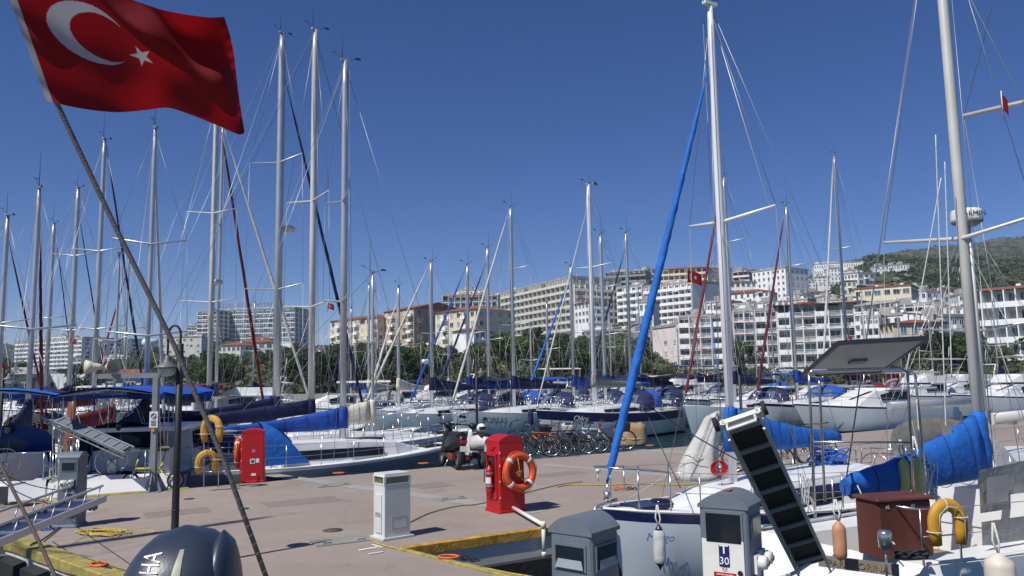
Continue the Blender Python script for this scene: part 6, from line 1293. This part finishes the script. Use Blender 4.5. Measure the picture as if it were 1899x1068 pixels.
hm=thing('helmet','white helmet with dark visor lying on the white scooter','helmet',G(880,864)+Vector((.22,-.38,.94)),radians(-60)); MB().ell((0,0,.12),(.15,.125,.13),n=18).build('shell','white_plastic',hm); b=MB(); b.loft([[Vector((cos(a)*.155*k_,sin(a)*.13*k_,z)) for a in[radians(-60+12*j) for j in range(11)]] for z,k_ in((.08,1.0),(.17,.93))],0,False,False,True); b.build('visor','glass_dark',hm)

# yacht left of the frame: its mast and rigging throw the long shadow lines across the quay
o_=sb('yacht moored just left of the view whose mast shadow crosses the quay',-2264,6.0,236,0,L=11,B=3.2,fb=1.1,mr=.11,ztop=17.0,mastpos=.0,cover='navy_cloth',lod=1,boomlen=.2)
# blue net bundle and small fittings on the stern of the near yachts
rng=random.Random(9); o=P(1545,845,15.2); pts=[o+Vector((rng.uniform(-.5,.28),rng.uniform(-.15,.15),rng.uniform(-.2,.16))) for k in range(70)]
rope('net_bundle','dark blue net bundle on the stern rail behind the arch',pts,.012,'rope_blue',0,4,'net')
for k in range(2): rope('rope_coil',['white rope coil hanging on the ketch stern arch','grey rope coil hanging below the blue sail cover'][k],[P(1500+k*225+rng.uniform(-14,14),905+rng.uniform(-30,50)-k*20,9.8+k*.5) for i in range(14)],.007,'rope_white',0,6)
r=thing('winch','steel winch on the ketch coachroof','winch',P(1732,925,10.6),0); MB().lathe([(.08,0),(.09,.02),(.05,.05),(.045,.12),(.065,.15),(.02,.17)],16).build('drum','steel',r)
r=thing('stern_light','round steel stern lamp on the ketch rail','lamp',P(1641,1000,8.9),0); MB().lathe([(.03,-.09),(.07,-.085),(.075,.07),(.06,.095),(.01,.10)],16).build('housing','steel',r); MB().cyl((0,0,-.09),(0,.02,-.5),.014,n=6).build('bracket','steel',r)

# dark panes laid in the navy band of the near yacht coachroof
L_,B_,fb_0=8.2,2.7,.98; ca_=-L_/2+L_*5/18*1.0; cb_=L_*.335; hw_=B_/2*.62; zb_=fb_0-.02
def yyc(x):
    u=(x-ca_)/(cb_-ca_); return hw_*(.98 if u<.45 else .98-.26*(u-.45)/.35)
for s_ in(1,-1):
    for x0,x1 in((-1.5,-.7),(-.5,.35),(.55,1.35)):
        q=MB(); q.loft([[Vector((x-.12,s_*(yyc(x)*.966+.022),zb_+.11)),Vector((x+.12,s_*(yyc(x)*.915+.026),zb_+.33-.04*max(0,x)))] for x in[x0+(x1-x0)*k/4 for k in range(5)]],0,False,False,False); q.build('window','glass_dark',MR)

rng=random.Random(12); pts=[P(1690+rng.uniform(-32,34),1028+rng.uniform(-8,8),9.0+rng.uniform(-.1,.2)) for k in range(40)]
rope('chain_pile','black anchor chain heaped on the ketch stern below the locker',pts,.014,'rubber',0,4,'chain')
fender('left yellow fender hanging under the blue boom cover',P(1677,882,10.9),.42,.07,mat('fender_yellow',(.55,.52,.16),.55,var=.12,scale=6))
fender('right yellow fender hanging under the blue boom cover',P(1703,885,10.9),.48,.075,'fender_yellow')
r=thing('notice_sheet','white sheet sewn on the near blue sail cover','sheet',P(1757,800,11.55),radians(20)); MB().box((0,0,0),(.17,.006,.17)).build('sheet','w_curtain',r)
for k,(x,y,a,b_,rz,mt) in enumerate(((560,930,1.5,.75,33,'strip_concrete'),(1040,878,1.2,.6,33,'quay_patch'),(800,900,.9,.9,33,'quay_patch'),(330,950,1.1,.7,30,'quay_patch'),(1180,870,.8,1.2,33,'strip_concrete'))):
    if k==0: concrete('quay_patch',(.25,.215,.19),False)
    q=MB(); q.add([(random.uniform(-.04,.04)+sx_*a/2,random.uniform(-.04,.04)+sy_*b_/2,0) for sx_,sy_ in((-1,-1),(0,-1),(1,-1),(1,0),(1,1),(0,1),(-1,1),(-1,0))],[tuple(range(8))])
    tag(q.build('quay_patch','quay_patch',None,X=T(G(x,y,.003))@RZ(radians(rz)),fix=False),['darker mended patch left of the white pedestal','darker mended patch right of the large red cabinet','square mended patch behind the white pedestal','mended patch left of the flag staff','long mended patch by the bow rail rope'][k],'patch',kind='structure')

# ---------------------------------------------------------------- haze
hm_=bpy.data.materials.new('haze'); hm_.use_nodes=True; n_=hm_.node_tree.nodes; n_.clear(); ou=n_.new('ShaderNodeOutputMaterial'); pv=n_.new('ShaderNodeVolumePrincipled')
pv.inputs['Color'].default_value=(.80,.88,1,1); pv.inputs['Density'].default_value=.00013; pv.inputs['Anisotropy'].default_value=0
hm_.node_tree.links.new(pv.outputs[0],ou.inputs['Volume'])
b=MB(); b.box((0,2400,160),(9500,5400,330)); MATS['haze']=hm_; tag(b.build('haze','haze'),'thin pale blue haze over the harbour and hills','haze',kind='stuff')
